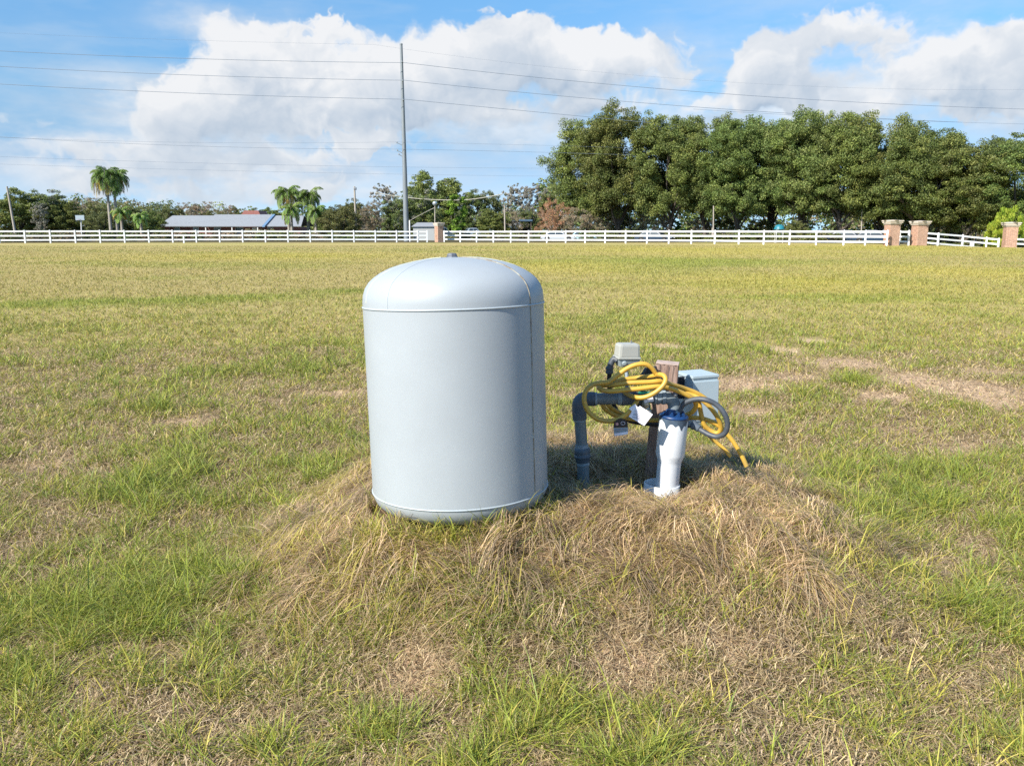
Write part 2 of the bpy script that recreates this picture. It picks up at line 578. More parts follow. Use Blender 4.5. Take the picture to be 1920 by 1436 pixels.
def mat(name, col, rough=.6, metal=0.0, var=.12, scale=30.0, bump=0.0, bscale=200.0, spec=.5, col2=None, coat=0.0, stretch=None, rand=0.0, d2=(.45, .7)):
    """Principled with a mottled base colour and optional fine bump"""
    m, t, out = mat_new(name)
    p = nd(t, 'ShaderNodeBsdfPrincipled')
    tc = nd(t, 'ShaderNodeTexCoord')
    src = tc.outputs['Object']
    if stretch:
        src = vmath(t, 'MULTIPLY', src, stretch).outputs[0]
    n = nd(t, 'ShaderNodeTexNoise')
    n.inputs['Scale'].default_value = scale
    n.inputs['Detail'].default_value = 6
    n.inputs['Roughness'].default_value = .65
    t.links.new(src, n.inputs['Vector'])
    mr = nd(t, 'ShaderNodeMapRange')
    mr.inputs['From Min'].default_value = .3 if not col2 else d2[0]
    mr.inputs['From Max'].default_value = .7 if not col2 else d2[1]
    t.links.new(n.outputs['Fac'], mr.inputs['Value'])
    mx = nd(t, 'ShaderNodeMix', data_type='RGBA')
    t.links.new(mr.outputs[0], mx.inputs['Factor'])
    mx.inputs['A'].default_value = tuple(c * (1 - var) for c in col) + (1,) if not col2 else tuple(col) + (1,)
    mx.inputs['B'].default_value = tuple(min(1, c * (1 + var)) for c in col) + (1,) if not col2 else tuple(col2) + (1,)
    csrc = mx.outputs['Result']
    if rand:
        oi = nd(t, 'ShaderNodeObjectInfo')
        v = math_node(t, 'MULTIPLY_ADD', oi.outputs['Random'], 2 * rand, 1 - rand)
        hs = nd(t, 'ShaderNodeHueSaturation')
        t.links.new(v, hs.inputs['Value'])
        t.links.new(csrc, hs.inputs['Color'])
        csrc = hs.outputs[0]
    t.links.new(csrc, p.inputs['Base Color'])
    p.inputs['Roughness'].default_value = rough
    p.inputs['Metallic'].default_value = metal
    p.inputs['Specular IOR Level'].default_value = spec
    p.inputs['Coat Weight'].default_value = coat
    if bump:
        n2 = nd(t, 'ShaderNodeTexNoise')
        n2.inputs['Scale'].default_value = bscale
        n2.inputs['Detail'].default_value = 4
        t.links.new(src, n2.inputs['Vector'])
        b = nd(t, 'ShaderNodeBump')
        b.inputs['Strength'].default_value = bump
        b.inputs['Distance'].default_value = .01
        t.links.new(n2.outputs['Fac'], b.inputs['Height'])
        t.links.new(b.outputs[0], p.inputs['Normal'])
    t.links.new(p.outputs[0], out.inputs['Surface'])
    return m


def leaf_mat(name, trans=.3, hue=.02, val=.18, rough=.55, spec=.25, gain=1.0):
    """leaf colour comes from each leaf's own tint, varied per plant"""
    m, t, out = mat_new(name)
    at = nd(t, 'ShaderNodeAttribute', attribute_name='tint')
    oi = nd(t, 'ShaderNodeObjectInfo')
    hs = nd(t, 'ShaderNodeHueSaturation')
    t.links.new(at.outputs['Color'], hs.inputs['Color'])
    t.links.new(math_node(t, 'MULTIPLY_ADD', oi.outputs['Random'], 2 * val, gain * (1 - val)), hs.inputs['Value'])
    r2 = math_node(t, 'FRACT', math_node(t, 'MULTIPLY', oi.outputs['Random'], 7.31))
    t.links.new(math_node(t, 'MULTIPLY_ADD', r2, 2 * hue, .5 - hue), hs.inputs['Hue'])
    p = nd(t, 'ShaderNodeBsdfPrincipled')
    p.inputs['Roughness'].default_value = rough
    p.inputs['Specular IOR Level'].default_value = spec
    t.links.new(hs.outputs[0], p.inputs['Base Color'])
    tr = nd(t, 'ShaderNodeBsdfTranslucent')
    t.links.new(hs.outputs[0], tr.inputs['Color'])
    ms = nd(t, 'ShaderNodeMixShader')
    ms.inputs[0].default_value = trans
    t.links.new(p.outputs[0], ms.inputs[1])
    t.links.new(tr.outputs[0], ms.inputs[2])
    t.links.new(ms.outputs[0], out.inputs['Surface'])
    return m


def ground_mat():
    m, t, out = mat_new('ground_turf')
    at = nd(t, 'ShaderNodeAttribute', attribute_name='tint')
    tc = nd(t, 'ShaderNodeTexCoord')
    geo = nd(t, 'ShaderNodeNewGeometry')
    P = geo.outputs['Position']
    n1 = nd(t, 'ShaderNodeTexNoise')
    n1.inputs['Scale'].default_value = 14.0
    n1.inputs['Detail'].default_value = 8
    n1.inputs['Roughness'].default_value = .7
    t.links.new(P, n1.inputs['Vector'])
    n2 = nd(t, 'ShaderNodeTexNoise')
    n2.inputs['Scale'].default_value = 1.6
    n2.inputs['Detail'].default_value = 8
    n2.inputs['Roughness'].default_value = .72
    t.links.new(P, n2.inputs['Vector'])
    v = math_node(t, 'ADD', math_node(t, 'MULTIPLY', n1.outputs['Fac'], 1.1), math_node(t, 'MULTIPLY', n2.outputs['Fac'], .9))
    hs = nd(t, 'ShaderNodeHueSaturation')
    t.links.new(at.outputs['Color'], hs.inputs['Color'])
    t.links.new(v, hs.inputs['Value'])
    p = nd(t, 'ShaderNodeBsdfPrincipled')
    p.inputs['Roughness'].default_value = .95
    p.inputs['Specular IOR Level'].default_value = .1
    t.links.new(hs.outputs[0], p.inputs['Base Color'])
    b = nd(t, 'ShaderNodeBump')
    b.inputs['Strength'].default_value = .6
    b.inputs['Distance'].default_value = .05
    t.links.new(n1.outputs['Fac'], b.inputs['Height'])
    t.links.new(b.outputs[0], p.inputs['Normal'])
    t.links.new(p.outputs[0], out.inputs['Surface'])
    return m


def brick_mat(name, c1, c2, mortar, scale=1.0):
    m, t, out = mat_new(name)
    tc = nd(t, 'ShaderNodeTexCoord')
    # brick coordinates that run round the corner: (x + y, z)
    sx = nd(t, 'ShaderNodeSeparateXYZ')
    t.links.new(tc.outputs['Object'], sx.inputs[0])
    cb = nd(t, 'ShaderNodeCombineXYZ')
    t.links.new(math_node(t, 'ADD', sx.outputs[0], sx.outputs[1]), cb.inputs[0])
    t.links.new(sx.outputs[2], cb.inputs[1])
    br = nd(t, 'ShaderNodeTexBrick')
    br.inputs['Scale'].default_value = scale
    br.inputs['Brick Width'].default_value = .24
    br.inputs['Row Height'].default_value = .08
    br.inputs['Mortar Size'].default_value = .008
    br.inputs['Color1'].default_value = c1 + (1,)
    br.inputs['Color2'].default_value = c2 + (1,)
    br.inputs['Mortar'].default_value = mortar + (1,)
    t.links.new(cb.outputs[0], br.inputs['Vector'])
    n = nd(t, 'ShaderNodeTexNoise')
    n.inputs['Scale'].default_value = 6
    n.inputs['Detail'].default_value = 5
    t.links.new(tc.outputs['Object'], n.inputs['Vector'])
    hs = nd(t, 'ShaderNodeHueSaturation')
    t.links.new(br.outputs['Color'], hs.inputs['Color'])
    t.links.new(math_node(t, 'MULTIPLY_ADD', n.outputs['Fac'], .9, .55), hs.inputs['Value'])
    p = nd(t, 'ShaderNodeBsdfPrincipled')
    p.inputs['Roughness'].default_value = .9
    t.links.new(hs.outputs[0], p.inputs['Base Color'])
    b = nd(t, 'ShaderNodeBump')
    b.inputs['Strength'].default_value = .5
    b.inputs['Distance'].default_value = .02
    t.links.new(br.outputs['Fac'], b.inputs['Height'])
    b.invert = True
    t.links.new(b.outputs[0], p.inputs['Normal'])
    t.links.new(p.outputs[0], out.inputs['Surface'])
    return m


M = {}
M['ground'] = ground_mat()
M['grass'] = leaf_mat('grass_blade', trans=.35, val=.0, hue=.0, rough=.5, spec=.3)
M['leaf'] = leaf_mat('tree_leaf', trans=.22, val=.16, hue=.018)
M['frond'] = leaf_mat('palm_frond', trans=.25, val=.1, hue=.01)
M['tank'] = mat('tank_paint', (.335, .366, .384), rough=.44, var=.045, scale=3.0, bump=.015, bscale=60, spec=.5)
M['tank_bead'] = mat('tank_bead', (.39, .435, .455), rough=.4, var=.05)
M['rust'] = mat('rust_seam', (.20, .15, .09), rough=.8, col2=(.36, .36, .30), scale=35, d2=(.40, .62))
M['pale_seam'] = mat('pale_seam', (.50, .57, .60), rough=.4, var=.08)
M['yellow_residue'] = mat('yellow_residue', (.56, .55, .38), rough=.5, col2=(.44, .50, .52), scale=14, d2=(.45, .6))
M['galv'] = mat('galvanised', (.22, .23, .25), rough=.5, metal=.6, var=.25, scale=40)
M['pvc_grey'] = mat('grey_pvc', (.15, .175, .19), rough=.45, col2=(.17, .215, .23), scale=18, d2=(.35, .75), bump=.1)
M['pvc_grey_light'] = mat('grey_pvc_dusty', (.27, .33, .37), rough=.6, col2=(.17, .21, .24), scale=40)
M['pvc_old'] = mat('old_fitting', (.20, .235, .25), rough=.6, col2=(.11, .14, .16), scale=30)
M['fitting'] = mat('dark_fitting', (.072, .093, .12), rough=.55, col2=(.12, .145, .165), scale=22, d2=(.4, .75))
M['white_pvc'] = mat('white_pvc', (.62, .64, .66), rough=.38, col2=(.55, .56, .55), scale=6, d2=(.55, .8))
M['primer'] = mat('grey_tape', (.06, .09, .13), rough=.5, var=.3)
M['blue'] = mat('blue_cap', (.008, .04, .13), rough=.4, var=.35, scale=50)
M['brass'] = mat('dull_brass', (.38, .36, .30), rough=.4, metal=.7, var=.2, scale=60)
M['green_plastic'] = mat('green_handle', (.02, .22, .16), rough=.45)
M['paper'] = mat('tag_paper', (.74, .73, .80), rough=.7, col2=(.62, .56, .62), scale=25, d2=(.5, .75))
M['ink'] = mat('tag_ink', (.25, .25, .32), rough=.8)
M['hose'] = mat('yellow_hose', (.54, .325, .045), rough=.45, col2=(.34, .235, .07), scale=9, d2=(.5, .72))
M['hose_old'] = mat('dusty_hose', (.36, .27, .10), rough=.6, var=.2, scale=12)
M['black'] = mat('black_plastic', (.016, .017, .022), rough=.45, var=.3)
M['conduit'] = mat('grey_conduit', (.055, .065, .078), rough=.5, col2=(.09, .10, .115), scale=20)
M['switch_cover'] = mat('beige_cover', (.37, .375, .34), rough=.45, var=.05, scale=8)
M['switch_base'] = mat('switch_base', (.26, .31, .33), rough=.5, var=.1)
M['wood'] = mat('weathered_post', (.19, .115, .085), rough=.9, col2=(.36, .26, .21), scale=9, stretch=(12, 12, 1.0), bump=.5, bscale=30, d2=(.35, .7))
M['endgrain'] = mat('post_end', (.42, .32, .27), rough=.95, var=.25, scale=40)
M['box_metal'] = mat('grey_box', (.38, .46, .50), rough=.4, var=.05, scale=6)
M['vinyl'] = mat('white_vinyl', (.80, .81, .82), rough=.45, var=.04, scale=1.5)
M['brick'] = brick_mat('pillar_brick', (.46, .255, .165), (.35, .18, .12), (.52, .43, .34))
M['house_brick'] = brick_mat('house_brick', (.26, .07, .055), (.16, .04, .035), (.34, .26, .22))
M['cap'] = mat('stone_cap', (.58, .50, .41), rough=.85, var=.1, scale=8)
M['pole_steel'] = mat('pole_steel', (.20, .225, .245), rough=.6, metal=.2, var=.12, scale=2, stretch=(1, 1, .2))
M['pole_wood'] = mat('pole_wood', (.36, .32, .27), rough=.95, var=.2, scale=5, stretch=(4, 4, .4))
M['wire'] = mat('wire', (.17, .21, .27), rough=.6, var=.05)
M['wire_pale'] = mat('pale_wire', (.45, .42, .34), rough=.7, var=.1)
M['metal_roof'] = mat('metal_roof', (.235, .25, .27), rough=.8, spec=.2, var=.10, scale=3)
M['roof_dark'] = mat('roof_trim', (.13, .22, .34), rough=.5)
M['navy_roof'] = mat('navy_roof', (.06, .11, .17), rough=.5, var=.2)
M['glass'] = mat('window_glass', (.03, .04, .045), rough=.12, var=.2, spec=.8)
M['shutter'] = mat('pale_window', (.30, .33, .30), rough=.5)
M['trim'] = mat('white_trim', (.72, .70, .67), rough=.6, var=.06)
M['bark'] = mat('bark', (.075, .06, .048), rough=.95, col2=(.13, .11, .09), scale=4, bump=.5, bscale=14)
M['bark_pale'] = mat('pale_bark', (.30, .27, .23), rough=.95, var=.25, scale=4)
M['car_white'] = mat('car_white', (.42, .44, .46), rough=.22, var=.03, coat=.6)
M['car_silver'] = mat('car_silver', (.42, .47, .50), rough=.28, metal=.4, var=.04, coat=.6)
M['car_blue'] = mat('car_blue', (.010, .022, .045), rough=.3, var=.05, coat=.8)
M['car_teal'] = mat('car_aqua', (.38, .55, .60), rough=.28, var=.05, coat=.6)
M['tyre'] = mat('tyre', (.02, .02, .02), rough=.9)
M['lamp_glass'] = mat('lamp_lens', (.7, .7, .68), rough=.15)
M['tail_red'] = mat('tail_lens', (.35, .02, .02), rough=.2)
M['teal'] = mat('teal_cover', (.02, .17, .22), rough=.45, var=.25, scale=3)
M['red_roof'] = mat('red_roof', (.30, .12, .10), rough=.8, var=.15, scale=3)

# ------------------------------------------------------------------ ground
def turf_rgb(x, y):
    g, b, yl = cover(x, y)
    dry = np.array([.395, .303, .135]); grn = np.array([.285, .295, .070]); soil = np.array([.52, .37, .24]); yel = np.array([.44, .375, .080])
    under = np.array([.20, .135, .080])
    far = sstep(3, 14, y)[..., None]
    c = dry * (1 - g[..., None]) + grn * g[..., None]
    c = c * (1 - .7 * yl[..., None]) + yel * .7 * yl[..., None]
    c = under * (1 - far) + c * far                       # near: bare thatch and soil between the modelled blades
    c = c * (1 - b[..., None]) + soil * b[..., None]
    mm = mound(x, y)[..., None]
    c = c * (1 - .75 * mm) + np.array([.085, .055, .035]) * .75 * mm          # rotted soil, darkened to paint shade into the gaps of the thatch
    wood = sstep(0, 8, y - (92 - .1 * np.abs(x)))[..., None]
    c = c * (1 - wood) + np.array([.10, .085, .045]) * wood
    return c


def axis(n, s, mx, c):
    t = np.linspace(-1, 1, n)
    k = math.asinh(mx / s)
    return c + s * np.sinh(k * t)


gx = axis(420, 1.5, 5000, .2)
gy = axis(420, 1.5, 5000, 3.6)
X, Y = np.meshgrid(gx, gy)
Z = H(X, Y)
V = np.stack([X, Y, Z], -1).reshape(-1, 3)
ny, nx = X.shape
ii = np.arange(ny - 1)[:, None] * nx + np.arange(nx - 1)[None, :]
Fq = np.stack([ii, ii + 1, ii + nx + 1, ii + nx], -1).reshape(-1, 4)
ground = np_mesh('ground', V, Fq.ravel(), np.full(len(Fq), 4), M['ground'], colors=turf_rgb(X.ravel(), Y.ravel()), smooth=True)
tag(ground, kind='structure')


# ------------------------------------------------------------------ grass blades
def blades(base, height, width, face, lean, bend, segs, curl=None):
    """ribbons: returns verts (N, 2*segs+1, 3)"""
    N = len(base)
    side = np.stack([np.cos(face), np.sin(face), np.zeros(N)], -1)
    out = []
    for s in range(segs + 1):
        t = s / segs
        c = base + np.stack([lean[:, 0] * height * (t * bend * .5 + t * t * bend), lean[:, 1] * height * (t * bend * .5 + t * t * bend),
                             height * (t * (1 - .38 * bend * t * t))], -1)
        if s < segs:
            w = (width * (1 - .75 * t ** 1.6) * .5)[:, None]
            out.append(c - side * w); out.append(c + side * w)
        else:
            out.append(c)
    return np.stack(out, 1)


def ribbon_faces(N, segs):
    nv = 2 * segs + 1
    quads = []
    for s in range(segs - 1):
        quads.append([2 * s, 2 * s + 1, 2 * s + 3, 2 * s + 2])
    q = np.array(quads).reshape(-1, 4) if quads else np.zeros((0, 4), int)
    tri = np.array([2 * (segs - 1), 2 * (segs - 1) + 1, 2 * segs])
    per = np.concatenate([q.ravel(), tri])
    off = (np.arange(N) * nv)[:, None]
    flat = (per[None, :] + off).ravel()
    lt = np.tile(np.array([4] * len(q) + [3]), N)
    return flat, lt


PAL = dict(
    green=np.array([[.245, .285, .045], [.300, .335, .050], [.190, .235, .036], [.350, .370, .060], [.225, .290, .065]]),
    yellow=np.array([[.420, .370, .070], [.470, .380, .095], [.380, .350, .065]]),
    straw=np.array([[.520, .400, .220], [.440, .330, .175], [.600, .480, .285], [.360, .255, .145]]),
    dead=np.array([[.400, .300, .185], [.330, .245, .155], [.490, .380, .250], [.260, .185, .115]]),
)


def pick(rng, key, n):
    p = PAL[key]
    a = p[rng.integers(0, len(p), n)]
    return a * rng.uniform(.62, 1.45, (n, 1))


def field_grass(name, seed, k, dmin, dmax, label):
    rng = np.random.default_rng(seed)
    N = int(k * 1.75 * math.log(dmax / dmin))
    D = dmin * (dmax / dmin) ** rng.random(N)
    ang = rng.uniform(-.875, .875, N) * (1.0 if dmin < 5 else 1.3)
    x = ang * (D + .6); y = D
    keep = np.hypot(x + .2, y - 3.0) > .34
    x, y, D = x[keep], y[keep], D[keep]
    g, b, yl = cover(x, y)
    m = mound(x, y)
    tuft = fbm(x * 9.5, y * 9.5, 71, 3)
    keep = rng.random(len(x)) < (1 - .90 * b) * (.34 + 1.0 * sstep(.37, .62, tuft) * (1 - sstep(6, 20, D)) + .7 * sstep(6, 20, D)) * (1 - .68 * sstep(.25, .7, m))
    x, y, D, g, b, yl, m, tuft = [q[keep] for q in (x, y, D, g, b, yl, m, tuft)]
    N = len(x)
    r = rng.random(N)
    pg = np.clip(.14 + .64 * g * (.45 + .9 * sstep(.35, .7, tuft)), 0, .88)
    kind = np.where(r < pg, 0, np.where(r < pg + (1 - pg) * (.24 + .5 * yl), 1, 2))
    col = np.zeros((N, 3))
    for i, key in enumerate(('green', 'yellow', 'straw')):
        q = kind == i
        col[q] = pick(rng, key, q.sum())
    mean = turf_rgb(x, np.maximum(y, 14.0))
    fm_ = (.62 * sstep(5, 22, D))[:, None]
    col = col * (1 - fm_) + mean * fm_
    h = rng.uniform(.028, .088, N) * (.6 + .8 * g) * (.55 + .75 * sstep(.36, .62, tuft)) * (1 - .45 * b)
    h *= np.where(kind == 2, .75, 1.15)
    # a few tall seedy blades
    tall = (rng.random(N) < .035 * (1 - b)) & (D < 8)
    h[tall] *= rng.uniform(1.4, 2.1, tall.sum())
    h = np.where(D > 10, np.minimum(h, .09), h)
    w = rng.uniform(.0020, .0052, N) * np.maximum(1, D / 3.2) ** .78
    w = np.where(kind == 2, w * .72, w)
    th = rng.uniform(0, 2 * math.pi, N)
    lean = np.stack([np.cos(th), np.sin(th)], -1)
    bend = np.where(kind == 2, rng.uniform(.7, 2.3, N), rng.uniform(.1, 1.15, N))
    base = np.stack([x, y, H(x, y) - .004], -1)
    segs = 3
    Vv = blades(base, h, w, rng.uniform(0, math.pi, N), lean, bend, segs)
    Ff, lt = ribbon_faces(N, segs)
    nv = 2 * segs + 1
    cc = np.repeat(col[:, None, :], nv, 1)
    tipdry = (rng.random(N) < .35)[:, None]
    cc[:, -1, :] = np.where(tipdry, np.array([.42, .34, .17]), cc[:, -1, :])
    o = np_mesh(name, Vv.reshape(-1, 3), Ff, lt, M['grass'], colors=cc.reshape(-1, 3))
    tag(o, label, 'grass', kind='stuff')
    return o


field_grass('grass', 1, 230000, 1.45, 12.0, 'short green and straw coloured turf of the field around the tank')
field_grass('far_grass', 2, 215000, 12.0, 75.0, 'short sunlit turf stretching from mid field to the white fence')


def tuft_grass(name, seed, spots, label):
    """taller green tufts"""
    rng = np.random.default_rng(seed)
    bx, by, hh, cl = [], [], [], []
    for (cx, cy, r, n, hgt, kd) in spots:
        bx.append(cx + rng.normal(0, r, n)); by.append(cy + rng.normal(0, r, n)); hh.append(rng.uniform(.45, 1, n) * hgt); cl.append(pick(rng, kd, n))
    x = np.concatenate(bx); y = np.concatenate(by); h = np.concatenate(hh); col = np.concatenate(cl)
    N = len(x)
    keep = np.hypot(x + .22, y - 3.04) > .30
    x, y, h, col = x[keep], y[keep], h[keep], col[keep]
    N = len(x)
    th = rng.uniform(0, 2 * math.pi, N)
    lean = np.stack([np.cos(th), np.sin(th)], -1)
    Vv = blades(np.stack([x, y, H(x, y) - .005], -1), h, rng.uniform(.0028, .0052, N), rng.uniform(0, math.pi, N), lean, rng.uniform(.1, .75, N), 5)
    Ff, lt = ribbon_faces(N, 5)
    cc = np.repeat(col[:, None, :], 11, 1)
    o = np_mesh(name, Vv.reshape(-1, 3), Ff, lt, M['grass'], colors=cc.reshape(-1, 3))
    tag(o, label, 'grass', kind='stuff')


rs = np.random.default_rng(12)
spots = []
for i in range(1100):
    D = 1.6 * (6.5 / 1.6) ** rs.random(); x = rs.uniform(-.8, .8) * D
    g, b, _ = cover(np.array([x]), np.array([D]))
    mm = float(mound(np.array([x]), np.array([D]))[0])
    if rs.random() > g[0] * 1.15 + .10 * (mm > .3): continue
    spots.append((x, D, rs.uniform(.02, .07), int(rs.integers(8, 30)), rs.uniform(.08, .155), 'green' if rs.random() < .62 else 'yellow'))
for i in range(330):           # sparse shoots standing out of the mound thatch
    x = MC[0] + rs.uniform(-1.3, 1.4); y = MC[1] + rs.uniform(-.80, .80)
    spots.append((x, y, .022, int(rs.integers(3, 11)), rs.uniform(.08, .18), 'yellow' if rs.random() < .65 else 'green'))
for i in range(170):           # shoots against the front of the tank
    a = rs.uniform(-2.6, -.35)
    rr_ = rs.uniform(.335, .40)
    spots.append((-.22 + rr_ * math.cos(a), 3.04 + rr_ * math.sin(a), .012, int(rs.integers(3, 8)), rs.uniform(.10, .20), 'yellow' if rs.random() < .7 else 'green'))
g0 = G(1592, 724)
spots.append((g0.x, g0.y, .10, 260, .17, 'green')); spots.append((g0.x + .2, g0.y + .1, .12, 150, .12, 'green'))
tuft_grass('grass_tufts', 5, spots, 'taller green and yellow grass shoots standing out of the turf and thatch')


def thatch(name, seed, n, label):
    """long dead grass laid over the mound, each blade draped on the ground"""
    rng = np.random.default_rng(seed)
    x = MC[0] + rng.uniform(-1.75, 1.75, n); y = MC[1] + rng.uniform(-1.15, 1.55, n)
    m = mound(x, y)
    keep = (rng.random(n) < sstep(.02, .40, m) * (.30 + .9 * sstep(.3, .6, fbm(x * 5, y * 5, 88, 3)))) & (np.hypot(x + .22, y - 3.04) > .31)
    x, y, m = x[keep], y[keep], m[keep]
    N = len(x)
    # most of it lies in locks that flop over together, the rest is a loose mat
    nt_ = 2300
    tcx = MC[0] + rng.uniform(-1.5, 1.6, nt_); tcy = MC[1] + rng.uniform(-.92, 1.35, nt_)
    tus = rng.random(N) < .88
    ti = rng.integers(0, nt_, N)
    okc = (mound(tcx, tcy) > rng.uniform(.05, .5, nt_)) & (np.hypot(tcx + .22, tcy - 3.04) > .36)
    tus &= okc[ti]
    sp_ = rng.uniform(.012, .034, nt_)
    x = np.where(tus, tcx[ti] + rng.normal(0, 1, N) * sp_[ti], x); y = np.where(tus, tcy[ti] + rng.normal(0, 1, N) * sp_[ti], y)
    lockL = rng.uniform(.12, .34, nt_); lockA = rng.uniform(.03, .115, nt_); lockC = rng.normal(0, 1.0, nt_); lockT = rng.uniform(.55, 1.42, nt_)
    tang = vnoise(tcx / .30, tcy / .30, 190) * 4 * math.pi + rng.normal(0, .75, nt_)
    e = .06
    gxs = (mound(x + e, y) - mound(x - e, y)); gys = (mound(x, y + e) - mound(x, y - e))
    gl = np.hypot(gxs, gys) + .02
    cell = .16
    cth = vnoise(x / .22, y / .22, 90) * 2 * math.pi * 1.6 + vnoise(x / .07, y / .07, 91) * 2.0
    dx = (-gxs / gl * .35 + np.cos(cth) * 1.1 + rng.normal(0, .55, N)) * 3.2
    dy = -gys / gl * .45 + np.sin(cth) * 1.0 + rng.normal(0, .60, N) - .12
    ta_ = tang[ti] + rng.normal(0, .26, N) * np.where(rng.random(N) < .2, 3.5, 1)
    dx = np.where(tus, np.cos(ta_) * 1.5, dx); dy = np.where(tus, np.sin(ta_) - .12, dy)
    dl = np.hypot(dx, dy) + 1e-6
    dx /= dl; dy /= dl
    L = np.where(tus, lockL[ti] * rng.uniform(.55, 1.15, N), rng.uniform(.05, .18, N))
    arch = np.where(tus, lockA[ti] * rng.uniform(.35, 1.25, N), rng.uniform(.003, .03, N))
    lift = rng.uniform(.0, .028, N)
    curl = np.where(tus, lockC[ti] + rng.normal(0, .55, N), rng.normal(0, 1.8, N))
    w = rng.uniform(.0011, .0032, N)
    segs = 7
    out = []
    tx = x.copy(); ty = y.copy()
    for s in range(segs + 1):
        t = s / segs
        a = curl * t
        ddx = dx * np.cos(a) - dy * np.sin(a); ddy = dx * np.sin(a) + dy * np.cos(a)
        if s: tx = tx + ddx * L / segs; ty = ty + ddy * L / segs
        inside = np.hypot(tx + .22, ty - 3.04)
        push = np.clip(.335 - inside, 0, 1) / np.maximum(inside, .05)
        tx = tx + (tx + .22) * push; ty = ty + (ty - 3.04) * push
        z = H(tx, ty) + lift * min(1, 2 * t) + arch * (3.2 * t * (1 - t) ** 1.25 if t < 1 else 0) + .003
        c = np.stack([tx, ty, z], -1)
        if s < segs:
            sw = (w * (1 - .7 * t ** 1.5) * .5)[:, None]
            nrm = np.stack([-ddy, ddx, rng.normal(0, .35, N) if s == 0 else 0 * ddx], -1)
            out.append(c - nrm * sw); out.append(c + nrm * sw)
        else:
            out.append(c)
    Vv = np.stack(out, 1)
    Ff, lt = ribbon_faces(N, segs)
    patch = fbm(x * 2.2, y * 2.2, 97, 3)
    r = rng.random(N)
    ps = np.clip(.25 + 1.1 * (patch - .3), .1, .9)
    col = np.where((r < ps)[:, None], pick(rng, 'straw', N) * np.array([1.06, .98, .98]), pick(rng, 'dead', N))
    wth = .84 + .55 * np.clip((fbm(x * 3.3 + 7, y * 3.3, 197, 3) - .25) / .5, 0, 1)     # some clumps are bleached, others rotted brown
    col = col * wth[:, None] * np.where(tus, lockT[ti], 1.0)[:, None]
    gr = rng.random(N) < .11 + .34 * sstep(.52, .72, fbm(x * 2.6 + 3, y * 2.6, 205, 3))
    col[gr] = pick(rng, 'yellow', gr.sum())
    cc = np.repeat(col[:, None, :], 2 * segs + 1, 1)
    o = np_mesh(name, Vv.reshape(-1, 3), Ff, lt, M['grass'], colors=cc.reshape(-1, 3))
    tag(o, label, 'grass', kind='stuff')


thatch('dry_grass', 7, 360000, 'long brown dead grass matted over the mound below the tank')


# loose dead stems lying between the blades of the field
def litter(seed, n):
    rng = np.random.default_rng(seed)
    D = 1.45 * (9.0 / 1.45) ** rng.random(n)
    x = rng.uniform(-.85, .85, n) * D; y = D
    keep = (mound(x, y) < .5)
    x, y, D = x[keep], y[keep], D[keep]
    N = len(x)
    th = rng.uniform(0, 2 * math.pi, N)
    L = rng.uniform(.03, .11, N); w = rng.uniform(.0016, .0034, N) * np.maximum(1, D / 3.5)
    d = np.stack([np.cos(th), np.sin(th), np.zeros(N)], -1); s = np.stack([-np.sin(th), np.cos(th), np.zeros(N)], -1)
    z0 = rng.uniform(.004, .03, N); z1 = rng.uniform(.002, .03, N); zm = np.maximum(z0, z1) + rng.uniform(0, .02, N)
    bx = np.stack([x, y, H(x, y)], -1)
    cv = rng.normal(0, .18, N)[:, None] * s
    p0 = bx + np.stack([0 * z0, 0 * z0, z0], -1)
    p1 = bx + d * (L * .5)[:, None] + cv * (L[:, None]) + np.stack([0 * z0, 0 * z0, zm], -1)
    p2 = bx + d * L[:, None] + np.stack([0 * z0, 0 * z0, z1], -1)
    W2 = (w * .5)[:, None]
    Vv = np.stack([p0 - s * W2, p0 + s * W2, p1 - s * W2, p1 + s * W2, p2], 1)
    Ff, lt = ribbon_faces(N, 2)
    col = np.where((rng.random(N) < .6)[:, None], pick(rng, 'straw', N), pick(rng, 'dead', N))
    o = np_mesh('grass_litter', Vv.reshape(-1, 3), Ff, lt, M['grass'], colors=np.repeat(col[:, None, :], 5, 1).reshape(-1, 3))
    tag(o, 'dead clippings and loose straw lying between the blades of turf', 'grass', kind='stuff')


litter(19, 180000)


# ------------------------------------------------------------------ curves
def spline(pts, sub=10):
    P = [Vector(p) for p in pts]
    out = []
    n = len(P)
    for i in range(n - 1):
        p0 = P[max(i - 1, 0)]; p1 = P[i]; p2 = P[i + 1]; p3 = P[min(i + 2, n - 1)]
        for s in range(sub):
            t = s / sub
            out.append(0.5 * ((2 * p1) + (-p0 + p2) * t + (2 * p0 - 5 * p1 + 4 * p2 - p3) * t * t + (-p0 + 3 * p1 - 3 * p2 + p3) * t ** 3))
    out.append(P[-1])
    return out


# ------------------------------------------------------------------ pressure tank
TR = .33
T_H0, T_H1 = -.949, -.267
tank_ax = Vector((-.027, .027, 1)).normalized()
tank_base = Vector((-.2207, 3.045, CAM_H)) + tank_ax * (T_H0 - .085)
tank = empty('pressure_tank', tank_base, 'tall pale grey-blue domed steel water tank standing on the grass mound', 'tank')
tank.rotation_euler = Vector((0, 0, 1)).rotation_difference(tank_ax).to_euler()
b0 = .085; b1 = .085 + (T_H1 - T_H0)
dome = [(1, 0), (1, .022), (.992, .045), (.966, .070), (.925, .090), (.868, .107), (.79, .124), (.685, .140), (.56, .1525), (.43, .162), (.28, .1685), (.137, .172), (.0, .173)]
prof = [(.0, 0.012), (TR * .5, .008), (TR * .80, .012), (TR * .90, .028), (TR * .965, .050), (TR * .99, .070), (TR, .085)]
prof += [(TR, b0 + .012), (TR, b1)]
prof += [(TR * r, b1 + h) for r, h in dome[1:]]
mb = MB().lathe(prof, n=128, close=False)
